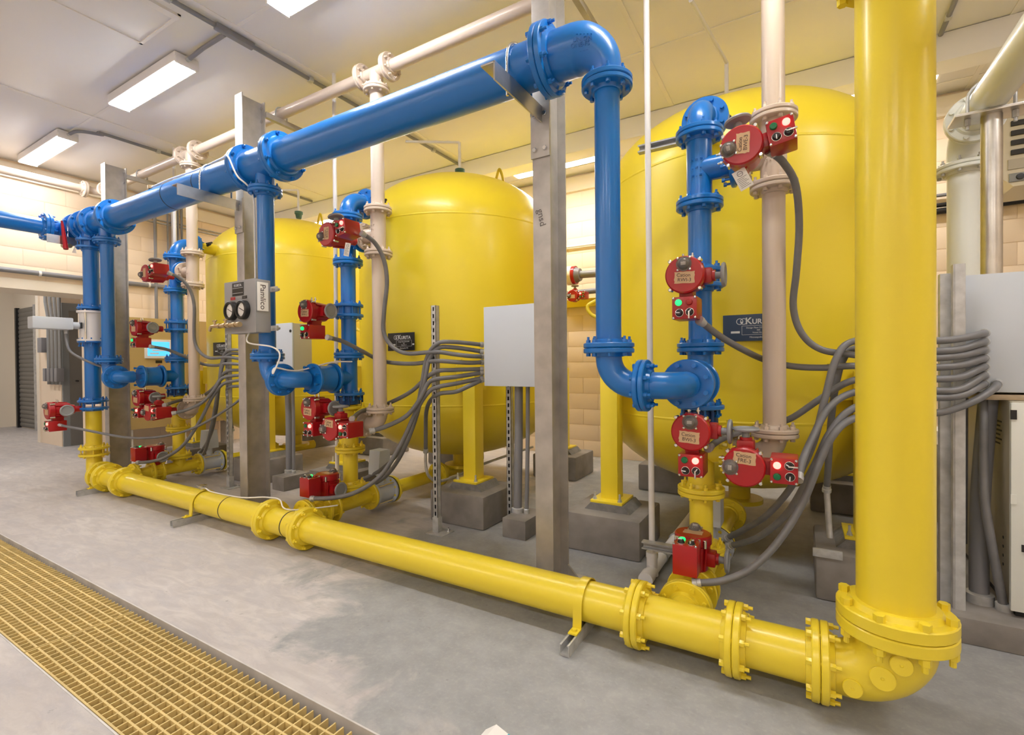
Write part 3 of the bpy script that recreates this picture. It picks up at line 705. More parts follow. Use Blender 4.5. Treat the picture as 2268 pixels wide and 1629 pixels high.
for i in range(3):
    tx_, who = TKX[i], WHO[i]
    t = thing('pressure_tank', ('large yellow pressure tank at right behind the nearest valve stack', 'large yellow pressure tank in the middle of the row', 'large yellow pressure tank farthest left in the row')[i], 'tank', (tx_, TKY, 0), 'yellow pressure tanks')
    link('shell', tank_me, t)
    for zs in (SEAM0, SEAM1): link('weld_seam', cached(('weld', zs), lambda: mesh('weld_seam', lathe(BM(), [(zs - .010, TR - .002), (zs - .005, TR + .002), (zs + .005, TR + .002), (zs + .010, TR - .002)], (0, 0, 0), Z, 96, cap=False), 'yellow_tank', 80)), t)
    for sx in (-1, 1):
        for sy in (-1, 1):
            lx, ly = tx_ + sx * LEGH[0], TKY + sy * LEGH[1]
            if i == 1 and sx > 0: lx += .06
            lg = part('leg', box(BM(), (lx - .058, ly - .058, .305), (lx + .058, ly + .058, 1.16), .004), 'yellow', t)
            part('foot_plate', box(BM(), (lx - .108, ly - .125, .290), (lx + .108, ly + .125, .307), .003), 'yellow', lg)
            b = BM(); n_ = V((tx_ - lx, TKY - ly, 0)).normalized(); s_ = Z.cross(n_)
            prism(b, [(-.12, 1.0), (.12, 1.0), (.12, 1.2), (.07, 1.26), (-.07, 1.26), (-.12, 1.2)], V((lx, ly, 0)) + n_ * .085, s_, Z, n_ * .05); part('leg_pad', b, 'yellow_tank', lg)
            for k in (-1, 1):
                bx = V((lx + k * .085, ly - .095, .307)); b = BM(); lathe(b, [(0, .016), (.003, .016), (.003, .012), (.016, .012), (.016, .007), (.05, .007)], bx, Z, 6); part('anchor_bolt', b, 'galv', lg)
            pos = ('front' if sy < 0 else 'rear') + ' ' + ('left' if sx < 0 else 'right')
            pedestal(lx + .01, ly, 'grey concrete pedestal under the %s leg of the %s yellow tank' % (pos, who))
    # lifting lugs and nozzles
    for q, (ax, ay) in enumerate(((.47, .05), (-.62, -.1))):
        px, py = tx_ + ax, TKY + ay; zz = SEAM1 + .60 * math.sqrt(max(0, 1 - (ax * ax + ay * ay) / TR ** 2))
        pts = spline([(px - .055, py, zz - .02), (px - .03, py, zz + .06), (px, py, zz + .13), (px + .03, py, zz + .07), (px + .05, py, zz - .02)], 6)
        part('lifting_lug', sweep(BM(), pts, .013, 10), 'yellow', t)
    a = math.radians(205); lx, ly = tx_ + TR * math.cos(a), TKY + TR * math.sin(a)
    pts = spline([(lx + .02, ly, 1.72), (lx - .08, ly - .03, 1.69), (lx - .14, ly - .05, 1.65), (lx - .10, ly - .04, 1.58), (lx + .02, ly, 1.54)], 6); part('lifting_lug', sweep(BM(), pts, .014, 10), 'yellow', t)
    nz = part('nozzle', cyl(BM(), (SX[i], 2.84, 2.53), (SX[i], 3.25, 2.53), .06), 'yellow', t)
    b = BM(); cyl(b, (SX[i] + .06, 2.93, 2.55), (SX[i] + .12, 2.93, 2.56), .012, seg=8); cyl(b, (SX[i] + .1, 2.9, 2.56), (SX[i] + .1, 2.96, 2.585), .01, seg=8); part('vent_cock', b, 'rubber', nz)
    b = BM(); cyl(b, (tx_, TKY, .20), (tx_, TKY, .36), .075); lathe(b, [(0, .16), (.03, .16)], (tx_, TKY, .17), Z, 32); part('drain_nozzle', b, 'yellow', t)
    nameplate(t, (-.235, -2.875, -5.60)[i], 3.03 + (.0, .0, .0)[i], 1.405, 'sign_blue' if i == 0 else 'sign_black', 3 - i)

# ------------------------------------------------------------------ blue drops, valve stacks and tan risers, one set per tank
SY = 2.64
def stack(i):
    s, d, tn, who = SX[i], DRX[i], TNX[i], WHO[i]
    F4 = dict(R_=.114, pr=.058, m='blue')
    # drop from the header
    t = thing('drop_pipe', 'blue drop pipe with two elbows, feeding the %s valve stack' % who, 'pipe', (d, BY, 1.1), 'blue drop pipes')
    fpair(t, (d, BY, 2.475), Z, **F4)
    pipe(t, (d, BY, 1.28), (d, BY, 2.475), .057, 'blue')
    fpair(t, (d, BY, 1.283), Z, **F4)
    elbow(t, (d, BY, 1.115), -Z, X, .125, .059, 'blue', lead=.03, out=.02)
    xf = d + .158; fpair(t, (xf, BY, 1.115), X, **F4)
    elbow(t, (s, BY, 1.115), X, Y, min(.12, s - xf - .01), .059, 'blue', lead=.015, out=.03)
    fpair(t, (s, BY + .165, 1.115), Y, **F4, single=True)
    b = BM(); lathe(b, [(0, .1), (.006, .105), (.012, .1), (.02, .096), (.125, .096), (.133, .1), (.14, .1)], (s, BY + .183, 1.115), Y, 36); part('check_valve', b, 'blue', t)
    # vertical valve stack
    t = thing('valve_stack_pipe', 'vertical blue pipe stack of flanges and tees in front of the %s tank' % who, 'pipe', (s, SY, 0), 'blue valve stacks')
    elbow(t, (s, SY, 2.53), Z, Y, .125, .060, 'blue', lead=.02, out=.03)
    fpair(t, (s, 2.83, 2.53), Y, .120, .06, 'blue')
    fpair(t, (s, SY, 2.374), Z, **F4); pipe(t, (s, SY, 1.69), (s, SY, 2.374), .057, 'blue'); pipe(t, (s, SY, .95), (s, SY, 1.59), .057, 'blue')
    part('tee', cyl(BM(), (s, SY, 2.04), (s, SY, 2.35), .062), 'blue', t); pipe(t, (s, SY, 2.195), (s + .15, SY, 2.195), .060, 'blue', 'tee_branch')
    fpair(t, (s + .148, SY, 2.195), X, **F4, single=True)
    fpair(t, (s, SY, 2.02), Z, **F4)
    fpair(t, (s, SY, 1.64), Z, **F4, gap=.056); part('valve_body', cyl(BM(), (s, SY, 1.612), (s, SY, 1.668), .078), 'blue', t)
    fpair(t, (s, SY, 1.29), Z, **F4)
    part('tee', cyl(BM(), (s, SY, .99), (s, SY, 1.27), .062), 'blue', t); pipe(t, (s, SY, 1.115), (s, 2.47, 1.115), .060, 'blue', 'tee_branch'); fpair(t, (s, 2.47, 1.115), Y, **F4, single=True, bolts=False)
    fpair(t, (s, SY, .975), Z, **F4, single=True)
    part('valve_body', cyl(BM(), (s, SY, .908), (s, SY, .966), .082), 'blue_dark', t)
    for k in range(4):
        a = PI / 4 + k * PI / 2; part('stud', cyl(BM(), (s + .095 * math.cos(a), SY + .095 * math.sin(a), .87), (s + .095 * math.cos(a), SY + .095 * math.sin(a), .99), .008, seg=8), 'blue_dark', t)
    for k, (zz, s_) in enumerate(((2.23, '= = ='), (2.19, '- = -'), (2.15, '= - ='))):
        letters(s_, .026, 'blue', t, Matrix.Translation(V((s - .002, SY - .0625, zz)) - wloc(t)) @ facing((0, 0, 0)), 'raised_lettering')
    # yellow lower stack
    t = thing('outlet_stack_pipe', 'yellow pipe stack and tee below the %s blue valve stack' % who, 'pipe', (s, SY, 0), 'yellow outlet stacks')
    Y4 = dict(R_=.114, pr=.058, m='yellow')
    fpair(t, (s, SY, .895), -Z, **Y4, single=True, bolts=False)
    part('tee', cyl(BM(), (s, SY, .56), (s, SY, .90), .064), 'yellow', t); pipe(t, (s, SY, .765), (s + .14, SY, .765), .060, 'yellow', 'tee_branch'); fpair(t, (s + .135, SY, .765), X, **Y4, single=True)
    fpair(t, (s, SY, .555), Z, **Y4); pipe(t, (s, SY, .25), (s, SY, .55), .057, 'yellow'); fpair(t, (s, SY, .262), Z, **Y4)
    pipe(t, (s, SY, HZ), (s, SY, .25), .060, 'yellow', 'tee_branch')
    pipe(t, (s, 2.24, HZ), (s, 2.82, HZ), .059, 'yellow')
    fpair(t, (s, 2.42, HZ), Y, **Y4, gap=.06); part('valve_body', cyl(BM(), (s, 2.39, HZ), (s, 2.45, HZ), .08), 'yellow', t)
    fpair(t, (s, 2.815, HZ), Y, **Y4, single=True)
    pipe(t, (s, 3.06, HZ), (s, 4.30, HZ), .057, 'yellow'); fpair(t, (s, 3.075, HZ), Y, **Y4, single=True); fpair(t, (s, 3.72, HZ), Y, **Y4)
    hb = BM(); cyl(hb, (s + .085, 2.66, .875), (s + .15, 2.66, .875), .011, seg=10); box(hb, (s + .12, 2.652, .835), (s + .132, 2.668, .925), .002); part('sample_valve', hb, 'yellow', t)
    # flow meter in the floor line
    f = thing('flow_meter', 'grey floor-level flow meter with box head behind the %s yellow stack' % who, 'flow meter', (s, 2.93, 0), 'flow meters')
    part('body', lathe(BM(), [(0, .112), (.016, .112), (.016, .085), (.20, .085), (.20, .112), (.216, .112)], (s, 2.84, HZ), Y, 32), 'light_box', f)
    part('gasket', lathe(BM(), [(0, .114), (.006, .114)], (s, 3.056, HZ), Y, 32), 'black', f)
    for k in range(4):
        a = PI / 4 + k * PI / 2; part('tie_rod', cyl(BM(), (s + .1 * math.cos(a), 2.83, HZ + .1 * math.sin(a)), (s + .1 * math.cos(a), 3.07, HZ + .1 * math.sin(a)), .007, seg=8), 'chrome', f)
    part('neck', cyl(BM(), (s, 2.95, HZ + .08), (s, 2.95, HZ + .17), .03, seg=16), 'light_box', f)
    b = BM(); prism(b, [(-.07, 0), (.07, 0), (.07, .05), (.055, .20), (-.055, .20), (-.07, .05)], (s - .06, 2.95, HZ + .16), Y, Z, X * .12); part('meter_head', b, 'light_box', f)
    # tan riser
    t = thing('riser_pipe', 'slim tan vertical riser pipe beside the %s valve stack' % who, 'pipe', (tn, SY, 0), 'tan riser pipes')
    T4 = dict(R_=.103, pr=.051, m='tan', t=.02)
    pipe(t, (tn, SY, .86), (tn, SY, 3.27), .050, 'tan')
    fpair(t, (tn, SY, 2.375), Z, **T4); fpair(t, (tn, SY, 2.048), Z, **T4)
    part('tee', cyl(BM(), (tn, SY, 2.06), (tn, SY, 2.36), .057), 'tan', t); pipe(t, (tn, SY, 2.195), (tn - .13, SY, 2.195), .055, 'tan', 'tee_branch'); fpair(t, (tn - .13, SY, 2.195), -X, **T4, single=True)
    part('valve_body', cyl(BM(), (tn - .165, SY, 2.195), (tn - .145, SY, 2.195), .08), 'tan', t)
    for zz, s_ in ((2.25, '= = ='), (2.22, '- = -'), (2.16, '= - =')):
        letters(s_, .024, 'tan', t, Matrix.Translation(V((tn - .01, SY - .0575, zz)) - wloc(t)) @ facing((0, 0, 0)), 'raised_lettering')
    fpair(t, (tn, SY, .875), Z, **T4)
    elbow(t, (tn, SY, .765), -Z, -X, .09, .053, 'tan', lead=.02, out=.03); fpair(t, (tn - .135, SY, .765), -X, **T4, single=True)
    part('valve_body', cyl(BM(), (tn - .175, SY, .765), (tn - .148, SY, .765), .08), 'tan', t)
    # actuators
    n = 3 - i; W = (lambda a: ('Cation', '%s-%d' % (a, n))) if i < 2 else (lambda a: None)
    g = 'red actuators on the %s valve stack' % who
    actuator((s, 2.245, 1.605), 0, 'g', 'red actuator with green light, upper on the %s blue stack' % who, words=W('RWI'), group=g, tape=(.002, -.014, -.03))
    actuator((s + .022, 2.245, .905), 0, 'r', 'red actuator with red light where the %s stack turns blue to yellow' % who, words=W('BWI'), group=g, tape=(-.004, -.022, -.06))
    actuator((s + .235, 2.25, .77), PI / 2, 'r', 'red actuator turned sideways on the low tan branch of the %s stack' % who, words=W('FRE'), group=g, tape=(.004, .040, -.06), dome_at=(-.002, .052))
    actuator((s + .232, 2.25, 2.125), PI / 2 + .16, 'r', 'topmost red actuator bridging blue and tan pipes of the %s stack' % who, words=W('BWE'), group=g, tape=(.006, .004, 1.55), dome_at=(-.004, .05), turn=-PI / 2)
    actuator((s, 2.42, .405), 0, 'g', 'floor-level red actuator beside the yellow header, %s stack' % who, words=None, up=True, group=g, tape=(0, .002, .02), dome_at=(.0, .052))
for i in range(3): stack(i)
tl = FACE @ Matrix.Identity(4)
actuator((LVX, 1.72, .80), 0, 'r', 'red actuator on the vertical pipe at the far left edge', words=None, group='red valve actuators')
# paper tags hanging from the top actuators
for i in range(2):
    s = SX[i]; c = PY(*((1645, 397) if i == 0 else (769, 553)), 2.30); t = thing('paper_tag', 'white printed instruction tag hanging below the topmost red actuator, %s stack' % WHO[i], 'tag', c, 'instruction tags')
    a = -.35 if i == 0 else .25; Mx = Matrix.Translation((0, 0, 0)) @ facing((0, 0, 0)) @ Matrix.Rotation(-a if i else .42, 4, 'Z')
    sh_ = link('sheet', mesh('sheet', box(BM(), (-.027, -.045, 0), (.027, .045, .0012)), 'paper'), t, Mx)
    for k in range(7): link('print_line', mesh('print_line', box(BM(), (-.02, -.035 + k * .007, .0012), (.02 - .006 * (k % 3), -.033 + k * .007, .0016)), 'grey_plastic'), sh_)
    b = BM(); lathe(b, [(.0012, .012), (.0018, .012), (.0018, .0095), (.0012, .0095)], (0, .026, 0), Z, 20, cap=False); box(b, (-.008, .025, .0012), (.008, .027, .0018)); link('print_symbol', mesh('print_symbol', b, 'grey_plastic'), sh_)

# ------------------------------------------------------------------ flexible conduits from the actuators to the boxes
def flex(pts, label, group, r=.0155, fit0=True):
    P = spline(pts, 8); t = thing('flexible_conduit', label, 'conduit', pts[0], group)
    part('jacket', sweep(BM(), P, r, 14), 'grey_plastic', t)
    if fit0:
        d = (P[1] - P[0]).normalized(); b = BM(); lathe(b, [(-.012, r * .9), (-.012, r * 1.35), (.006, r * 1.35), (.008, r * 1.15), (.024, r * 1.15)], P[0], d, 12); part('fitting', b, 'galv', t)
    d = (P[-1] - P[-2]).normalized(); b = BM(); lathe(b, [(-.02, r * 1.15), (-.006, r * 1.35), (.006, r * 1.35)], P[-1], d, 12); part('fitting', b, 'galv', t)
    return t
def px3(l): return [PY(x, y, d) for x, y, d in l]
BXY = 2.93                                            # front plane of the electrical boxes
ends1 = [(2180, 738), (2180, 757), (2180, 775), (2180, 794), (2180, 813), (2180, 832), (2180, 852), (2208, 850)]
m1 = [('topmost actuator', [(1707, 336, 2.36), (1735, 360, 2.42), (1762, 410, 2.5), (1770, 500, 2.58), (1764, 600, 2.62), (1757, 680, 2.66), (1775, 738, 2.68), (1815, 773, 2.70), (1880, 785, 2.72), (2000, 796, 2.72), (2075, 793, 2.72)], 2),
      ('upper stack actuator', [(1552, 712, 2.34), (1590, 742, 2.45), (1640, 772, 2.56), (1690, 796, 2.72), (1750, 811, 2.74), (1820, 815, 2.74), (1890, 811, 2.72), (2000, 815, 2.72), (2075, 814, 2.72)], 3),
      ('flow meter', [(1610, 1193, 2.9), (1650, 1172, 2.82), (1700, 1140, 2.72), (1755, 1075, 2.66), (1800, 985, 2.62), (1828, 880, 2.64), (1850, 800, 2.66), (1885, 758, 2.70), (1980, 752, 2.72), (2075, 755, 2.72)], 0),
      ('floor fitting', [(1831, 1085, 2.95), (1835, 1020, 2.9), (1840, 940, 2.85), (1850, 860, 2.8), (1866, 800, 2.78), (1895, 772, 2.76), (1990, 776, 2.74), (2075, 778, 2.72)], 1),
      ('blue to yellow actuator', [(1570, 992, 2.36), (1600, 972, 2.50), (1650, 955, 2.64), (1690, 945, 2.74), (1750, 928, 2.76), (1820, 882, 2.74), (1890, 843, 2.72), (2000, 835, 2.72), (2075, 840, 2.72)], 4),
      ('sideways low actuator', [(1768, 1060, 2.34), (1778, 1020, 2.42), (1800, 970, 2.52), (1835, 905, 2.62), (1890, 870, 2.70), (2000, 855, 2.72), (2075, 866, 2.72)], 5),
      ('meter sensor', [(1618, 1210, 2.86), (1680, 1190, 2.74), (1745, 1135, 2.62), (1800, 1040, 2.56), (1838, 960, 2.56), (1890, 905, 2.62), (2000, 875, 2.70), (2075, 881, 2.72)], 6),
      ('floor-level actuator', [(1540, 1292, 2.24), (1600, 1287, 2.26), (1660, 1262, 2.30), (1720, 1205, 2.36), (1775, 1120, 2.42), (1815, 1025, 2.48), (1845, 965, 2.52), (1890, 928, 2.60), (2000, 905, 2.70), (2075, 915, 2.74)], 7)]
for nm_, l, e in m1:
    ex, ey = ends1[e]; tail = [(2130, l[-1][1] - 5, 2.76), (ex - 6, ey + 2, 2.82), (ex, ey, BXY)] if e < 7 else [(2150, 892, 2.78), (2200, 862, 2.84), (2208, 850, BXY)]
    flex(px3(l + tail), 'grey flexible conduit, %s of right-hand stack to right box' % nm_, 'flexible conduits at the right-hand tank')
m2 = [('topmost actuator', [(803, 518, 2.36), (830, 538, 2.46), (850, 575, 2.54), (857, 625, 2.58), (851, 690, 2.6), (850, 735, 2.62), (866, 765, 2.64), (900, 783, 2.67), (965, 780, 2.70), (1005, 785, 2.76), (1040, 789, 2.82), (1068, 790, 2.95)]),
      ('upper stack actuator', [(727, 748, 2.34), (760, 757, 2.48), (800, 777, 2.62), (830, 793, 2.74), (862, 803, 2.74), (915, 806, 2.72), (965, 800, 2.70), (1005, 802, 2.76), (1040, 804, 2.84), (1068, 803, 2.95)]),
      ('flow meter', [(805, 1062, 2.94), (845, 1040, 2.86), (885, 1000, 2.78), (915, 940, 2.72), (933, 860, 2.70), (945, 795, 2.70), (968, 762, 2.70), (1005, 758, 2.76), (1068, 764, 2.95)]),
      ('meter sensor', [(818, 1078, 2.90), (855, 1055, 2.80), (890, 1005, 2.72), (920, 930, 2.68), (940, 850, 2.68), (950, 800, 2.70), (970, 772, 2.71), (1005, 770, 2.78), (1068, 779, 2.95)]),
      ('blue to yellow actuator', [(780, 928, 2.36), (800, 912, 2.56), (830, 903, 2.74), (862, 893, 2.76), (910, 868, 2.73), (960, 826, 2.70), (1005, 820, 2.78), (1068, 818, 2.95)]),
      ('sideways low actuator', [(822, 955, 2.34), (855, 945, 2.42), (900, 922, 2.52), (930, 885, 2.60), (948, 850, 2.66), (968, 840, 2.70), (1010, 835, 2.78), (1068, 826, 2.95)]),
      ('floor-level actuator', [(692, 1105, 2.24), (740, 1103, 2.28), (790, 1090, 2.34), (845, 1052, 2.42), (890, 980, 2.52), (925, 905, 2.60), (950, 868, 2.66), (972, 857, 2.70), (1010, 850, 2.78), (1068, 838, 2.95)]),
      ('floor fitting', [(943, 1000, 2.90), (943, 960, 2.86), (944, 915, 2.82), (952, 890, 2.76), (972, 873, 2.71), (1010, 868, 2.78), (1040, 855, 2.84), (1068, 842, 2.95)])]
for k in (1, 2):
    for nm_, l in m2:
        P = px3(l)
        if k == 2: P = [p + V((DX[2] - DX[1], 0, 0)) for p in P]
        flex(P, 'grey flexible conduit, %s of %s stack to its box' % (nm_, WHO[k]), 'flexible conduits at the %s tank' % WHO[k])
flex([V((LVX + .05, 1.80, .66)), V((-6.0, 1.9, .62)), V((-5.55, 2.2, .52)), V((-5.1, 2.45, .60)), V((-4.75, 2.7, .85)), V((-4.6, 2.8, 1.05)), V((-4.57, 2.95, 1.2))], 'grey flexible conduit crossing from the far left actuator past the far column', 'flexible conduits at the far left tank', r=.012)
flex([V((LVX - .02, LVY - .2, 1.57)), V((LVX - .01, LVY - .2, 1.48)), V((LVX + .05, LVY - .18, 1.36)), V((LVX + .16, LVY - .05, 1.25)), V((LVX + .25, LVY + .1, 1.18))], 'thin grey conduit hanging below the white flow meter at far left', 'flexible conduits at the far left tank', r=.012)

# ------------------------------------------------------------------ strut posts, electrical boxes, rigid conduits
def slotted_post(x, y, z0, z1, label, base=True, h=.0413):
    t = thing('strut_post', label, 'strut post', (x, y, z0), 'slotted strut posts')
    b = BM()
    for lo, hi in (((-.0206, 0, 0), (-.0180, h, 1)), ((.0180, 0, 0), (.0206, h, 1)), ((-.0206, h - .003, 0), (-.011, h, 1)), ((.011, h - .003, 0), (.0206, h, 1))):
        box(b, (x + lo[0], y + lo[1], z0), (x + hi[0], y + hi[1], z1))
    for lo, hi in ((-.0206, -.0072), (.0072, .0206)): box(b, (x + lo, y, z0), (x + hi, y + .003, z1))
    n = int((z1 - z0) / .0508)
    for k in range(n + 1): box(b, (x - .0075, y, z0 + k * .0508), (x + .0075, y + .003, min(z1, z0 + k * .0508 + .022)))
    part('channel', b, 'galv', t, 25)
    part('slot_shade', box(BM(), (x - .0175, y + .02, z0), (x + .0175, y + .022, z1)), 'rubber', t)  # black sheet inside the channel stands in for shade behind the slots
    if base:
        part('base_plate', box(BM(), (x - .05, y - .05, z0), (x + .1, y + .09, z0 + .006), .001), 'galv', t)
        part('base_bracket', box(BM(), (x - .026, y - .004, z0 + .006), (x + .026, y + h + .004, z0 + .11), .002), 'galv', t)
        part('bolt', lathe(BM(), [(0, .012), (.008, .012), (.008, .006), (.025, .006)], (x + .07, y + .06, z0 + .006), Z, 6), 'chrome', t)
    return t
def elec_box(x0, x1, y, z0, z1, label, dep=.22, bounce_mat='beige_box'):
    t = thing('electrical_box', label, 'electrical box', (x0, y, z0), 'electrical boxes')
    part('body', box(BM(), (x0 + .004, y + .016, z0 + .004), (x1 - .004, y + dep, z1 - .004), .004), bounce_mat, t)  # beige body colour includes yellow bounce light on the box sides
    dr_ = part('door', box(BM(), (x0, y, z0), (x1, y + .016, z1), .004), 'light_box', t)
    for zz in (z0 + (z1 - z0) * .16, z1 - (z1 - z0) * .14): part('lock', lathe(BM(), [(0, .014), (.006, .014), (.008, .010)], (x1 - .02, y, zz), -Y, 14), 'black', dr_)
    part('hinge_seam', box(BM(), (x0 + .002, y + .014, z0 + .002), (x1 - .002, y + .018, z1 - .002)), 'black', t)
    return t
elec_box(.632, 1.13, BXY, 1.07, 1.595, 'pale grey electrical box at right with conduits plugged into its front')
for k in (1, 2):
    dx = DX[k] - DX[1]; who = WHO[k]
    elec_box(-1.962 + dx, -1.50 + dx, BXY - .02, 1.055, 1.622, 'pale grey electrical box in front of the %s tank' % who)
    top = PY(965, 677, 2.726).z
    slotted_post(-2.265 + dx, 2.715, 0, top, 'slotted strut post clamping the conduits at the %s tank' % who)
    slotted_post(-1.90 + dx, 3.14, 0, 1.62, 'slotted strut post behind the electrical box at the %s tank' % who, base=False)
    t = thing('concrete_block', 'small concrete block with two conduits below the %s electrical box' % who, 'concrete block', (-1.71 + dx, 3.03, 0), 'small concrete blocks')
    part('block', box(BM(), (-1.805 + dx, 2.885, 0), (-1.62 + dx, 3.18, .135), .006), 'concrete_ped', t)
    for xx, yy, r_, w_ in ((-1.775, 3.05, .031, 'thick'), (-1.70, 3.05, .015, 'thin')):
        c = conduit('rigid_conduit', [(xx + dx + .03, yy - .02, 1.056), (xx + dx + .02, yy - .01, .7), (xx + dx, yy, .135)], r_, '%s grey conduit below the electrical box at the %s tank' % (w_, who))
        part('collar', lathe(BM(), [(0, r_ * 1.4), (.03, r_ * 1.4), (.034, r_ * 1.1)], (xx + dx, yy, .135), Z, 16), 'galv', c)
    if k == 1:
        c = conduit('rigid_conduit', spline([PY(943, 1000, 2.90), PY(943, 1030, 2.90), PY(950, 1055, 2.92), PY(972, 1066, 3.05), PY(1010, 1055, 3.4), PY(1080, 1025, 4.0), PY(1180, 990, 4.6)]), .012, 'galvanised conduit elbow sweeping to the floor behind the slotted post', 'galv')

# ------------------------------------------------------------------ white PVC vents and drains
for k in range(3):
    dx = DX[k]; who = WHO[k]; xx = -.735 + dx
    t = thing('vent_pipe', 'thin white plastic vent pipe from floor to ceiling by the %s stack' % who, 'pipe', (xx, 2.76, 0), 'white vent pipes')
    part('tube', cyl(BM(), (xx + .012, 2.74, .12), (xx - .012, 2.78, CZ), .0165, seg=18), 'pvc', t)
    part('tee', lathe(BM(), [(0, .034), (.03, .034), (.03, .03), (.10, .03), (.10, .033), (.13, .033)], (xx + .012, 2.74, .02), Z, 20), 'pvc', t)
    if k == 0:
        d = thing('drain_pipe', 'white plastic drain pipe on the floor behind the nearest red actuator', 'pipe', (xx, 2.8, .04))
        part('tube', cyl(BM(), (xx + .012, 2.66, .046), (xx + .03, 4.6, .046), .033, seg=20), 'pvc', d)
        part('cap', cyl(BM(), (xx + .012, 2.60, .046), (xx + .012, 2.67, .046), .039, seg=20), 'pvc', d)
        for yy in (2.95, 3.3): part('clamp', lathe(BM(), [(-.01, .037), (.01, .037)], (xx + .014, yy, .046), Y, 20), 'galv', d)
    b = BM(); channel(b, (xx - .06, 2.80, 2.43), (xx + .30, 2.80, 2.43), -Y, Z)
    st = solo('strut_channel', b, 'galv', 'short horizontal strut arm clamping the vent pipe behind the %s stack' % who, 'strut channel', (xx, 2.8, 2.43), 'strut arms', 25)
    if k == 0:
        b = BM(); channel(b, (xx - .03, 2.72, .20), (xx + .22, 2.72, .20), -Y, Z); solo('strut_channel', b, 'galv', 'low horizontal strut arm clamping the vent pipe near the floor', 'strut channel', (xx, 2.72, .2), 'strut arms', 25)
    f = thing('vent_funnel', 'green plastic funnel on a white pipe above the %s tank dome' % who, 'funnel', (TKX[k], TKY, 3.1), 'green vent funnels')
    fx = TKX[k] + (-.075, .03, .12)[k]; zf = 3.10
    part('cup', lathe(BM(), [(0, .0), (0, .032), (.05, .042), (.055, .05), (.085, .05), (.085, .0)], (fx, TKY, zf), Z, 20, cap=False), 'green_plastic', f)
    part('drop_pipe', cyl(BM(), (fx, TKY, 3.19), (fx, TKY, 3.46), .015, seg=12), 'pvc', f)
    part('nipple', cyl(BM(), (fx, TKY, 3.18), (fx, TKY, 3.24), .012, seg=10), 'brass', f)
    q = PZ(1530, 0, 3.46) - V((TKX[0] - .075, TKY, 3.46)) if k == 0 else V((-.45, -.30, .0))
    part('run_pipe', sweep(BM(), [(fx, TKY, 3.46), V((fx, TKY, 3.46)) + q * .5, V((fx, TKY, 3.46)) + q], .014, 12), 'pvc', f)

# ------------------------------------------------------------------ gauge box on the middle drop pipe
gx0, gx1, gy, gz0, gz1 = -3.517, -3.15, 1.935, 1.444, 1.803
gb = thing('gauge_box', 'grey box with two round dial gauges strapped to the middle drop pipe', 'gauge box', (gx0, gy, gz0))
part('body', box(BM(), (gx0, gy + .004, gz0), (gx1, 2.045, gz1), .003), 'grey_enclosure', gb)
fp = part('front_panel', box(BM(), (gx0 - .003, gy, gz0 - .003), (gx1 + .003, gy + .006, gz1 + .003), .002), 'grey_enclosure', gb)
for k, gx in enumerate((gx0 + .105, gx0 + .245)):
    g = part('gauge', lathe(BM(), [(0, .066), (.03, .066), (.036, .060), (.036, .050), (.020, .047), (.020, .0)], (gx, gy, gz0 + .155), -Y, 36, cap=False), 'black', gb)
    part('dial', lathe(BM(), [(0, .047), (.0006, .047), (.0006, 0)], (gx, gy - .0205, gz0 + .155), -Y, 32), 'paper', g)
    part('needle', prism(BM(), [(-.03, .012), (.034, -.016), (.036, -.012), (-.028, .016)], (gx, gy - .0225, gz0 + .155), X, Z, -Y * .001), 'ink', g)
    for q in range(9):
        a = PI * 1.25 - q * PI * 1.5 / 8; part('tick', prism(BM(), [(.036 * math.cos(a) - .001, .036 * math.sin(a)), (.036 * math.cos(a) + .001, .036 * math.sin(a)), (.042 * math.cos(a) + .001, .042 * math.sin(a)), (.042 * math.cos(a) - .001, .042 * math.sin(a))], (gx, gy - .0215, gz0 + .155), X, Z, -Y * .0006), 'ink', g)
    part('caption', box(BM(), (gx - .028, gy - .002, gz0 + .232), (gx + .028, gy, gz0 + .252)), 'red' if k == 0 else 'sign_black', gb)
    letters('- - -', .014, 'print_white', gb, Matrix.Translation(V((gx, gy - .0022, gz0 + .242)) - wloc(gb)) @ facing((0, 0, 0)))
sg = part('nameplate', box(BM(), (gx0 + .10, gy - .003, gz0 + .258), (gx0 + .235, gy, gz0 + .348), .001), 'sign_black', gb)
letters('KURITA', .026, 'print_white', sg, Matrix.Translation(V((gx0 + .168, gy - .0035, gz0 + .328)) - wloc(gb)) @ facing((0, 0, 0)))
b = BM()
for z_ in (.275, .310): box(b, (gx0 + .106, gy - .0036, gz0 + z_), (gx0 + .229, gy - .003, gz0 + z_ + .002))
part('printed_line', b, 'print_white', sg)
tg = thing('name_tag', 'white handwritten name tag on the side of the gauge box', 'tag', (gx1, 1.98, gz1 - .1))
part('card', box(BM(), (gx1 + .0035, 1.945, gz1 - .215), (gx1 + .006, 2.025, gz1 - .02)), 'paper', tg)
letters('Pamlico', .055, 'ink', tg, Matrix.Translation(V((gx1 + .0065, 1.985, gz1 - .12)) - wloc(tg)) @ matrix_from((0, 0, 0), (0, 0, -1), (0, 1, 0), (1, 0, 0)) @ Matrix.Identity(4), 'handwriting')
for zz in (gz0 + .03, gz1 - .06):
    part('pipe_clamp', box(BM(), (gx1 - .22, 2.045, zz - .018), (gx1 + .06, 2.062, zz + .018), .002), 'galv', gb)
    part('clamp_bolt', cyl(BM(), (gx1 + .045, 2.02, zz), (gx1 + .045, 2.08, zz), .010, seg=8), 'galv', gb)
mf = thing('brass_manifold', 'brass hose taps and fittings under the dials of the gauge box', 'tap', (gx0, gy - .05, gz0 + .05))
b = BM(); cyl(b, (gx0 - .06, gy - .05, gz0 + .052), (gx0 + .26, gy - .05, gz0 + .052), .012, seg=12)
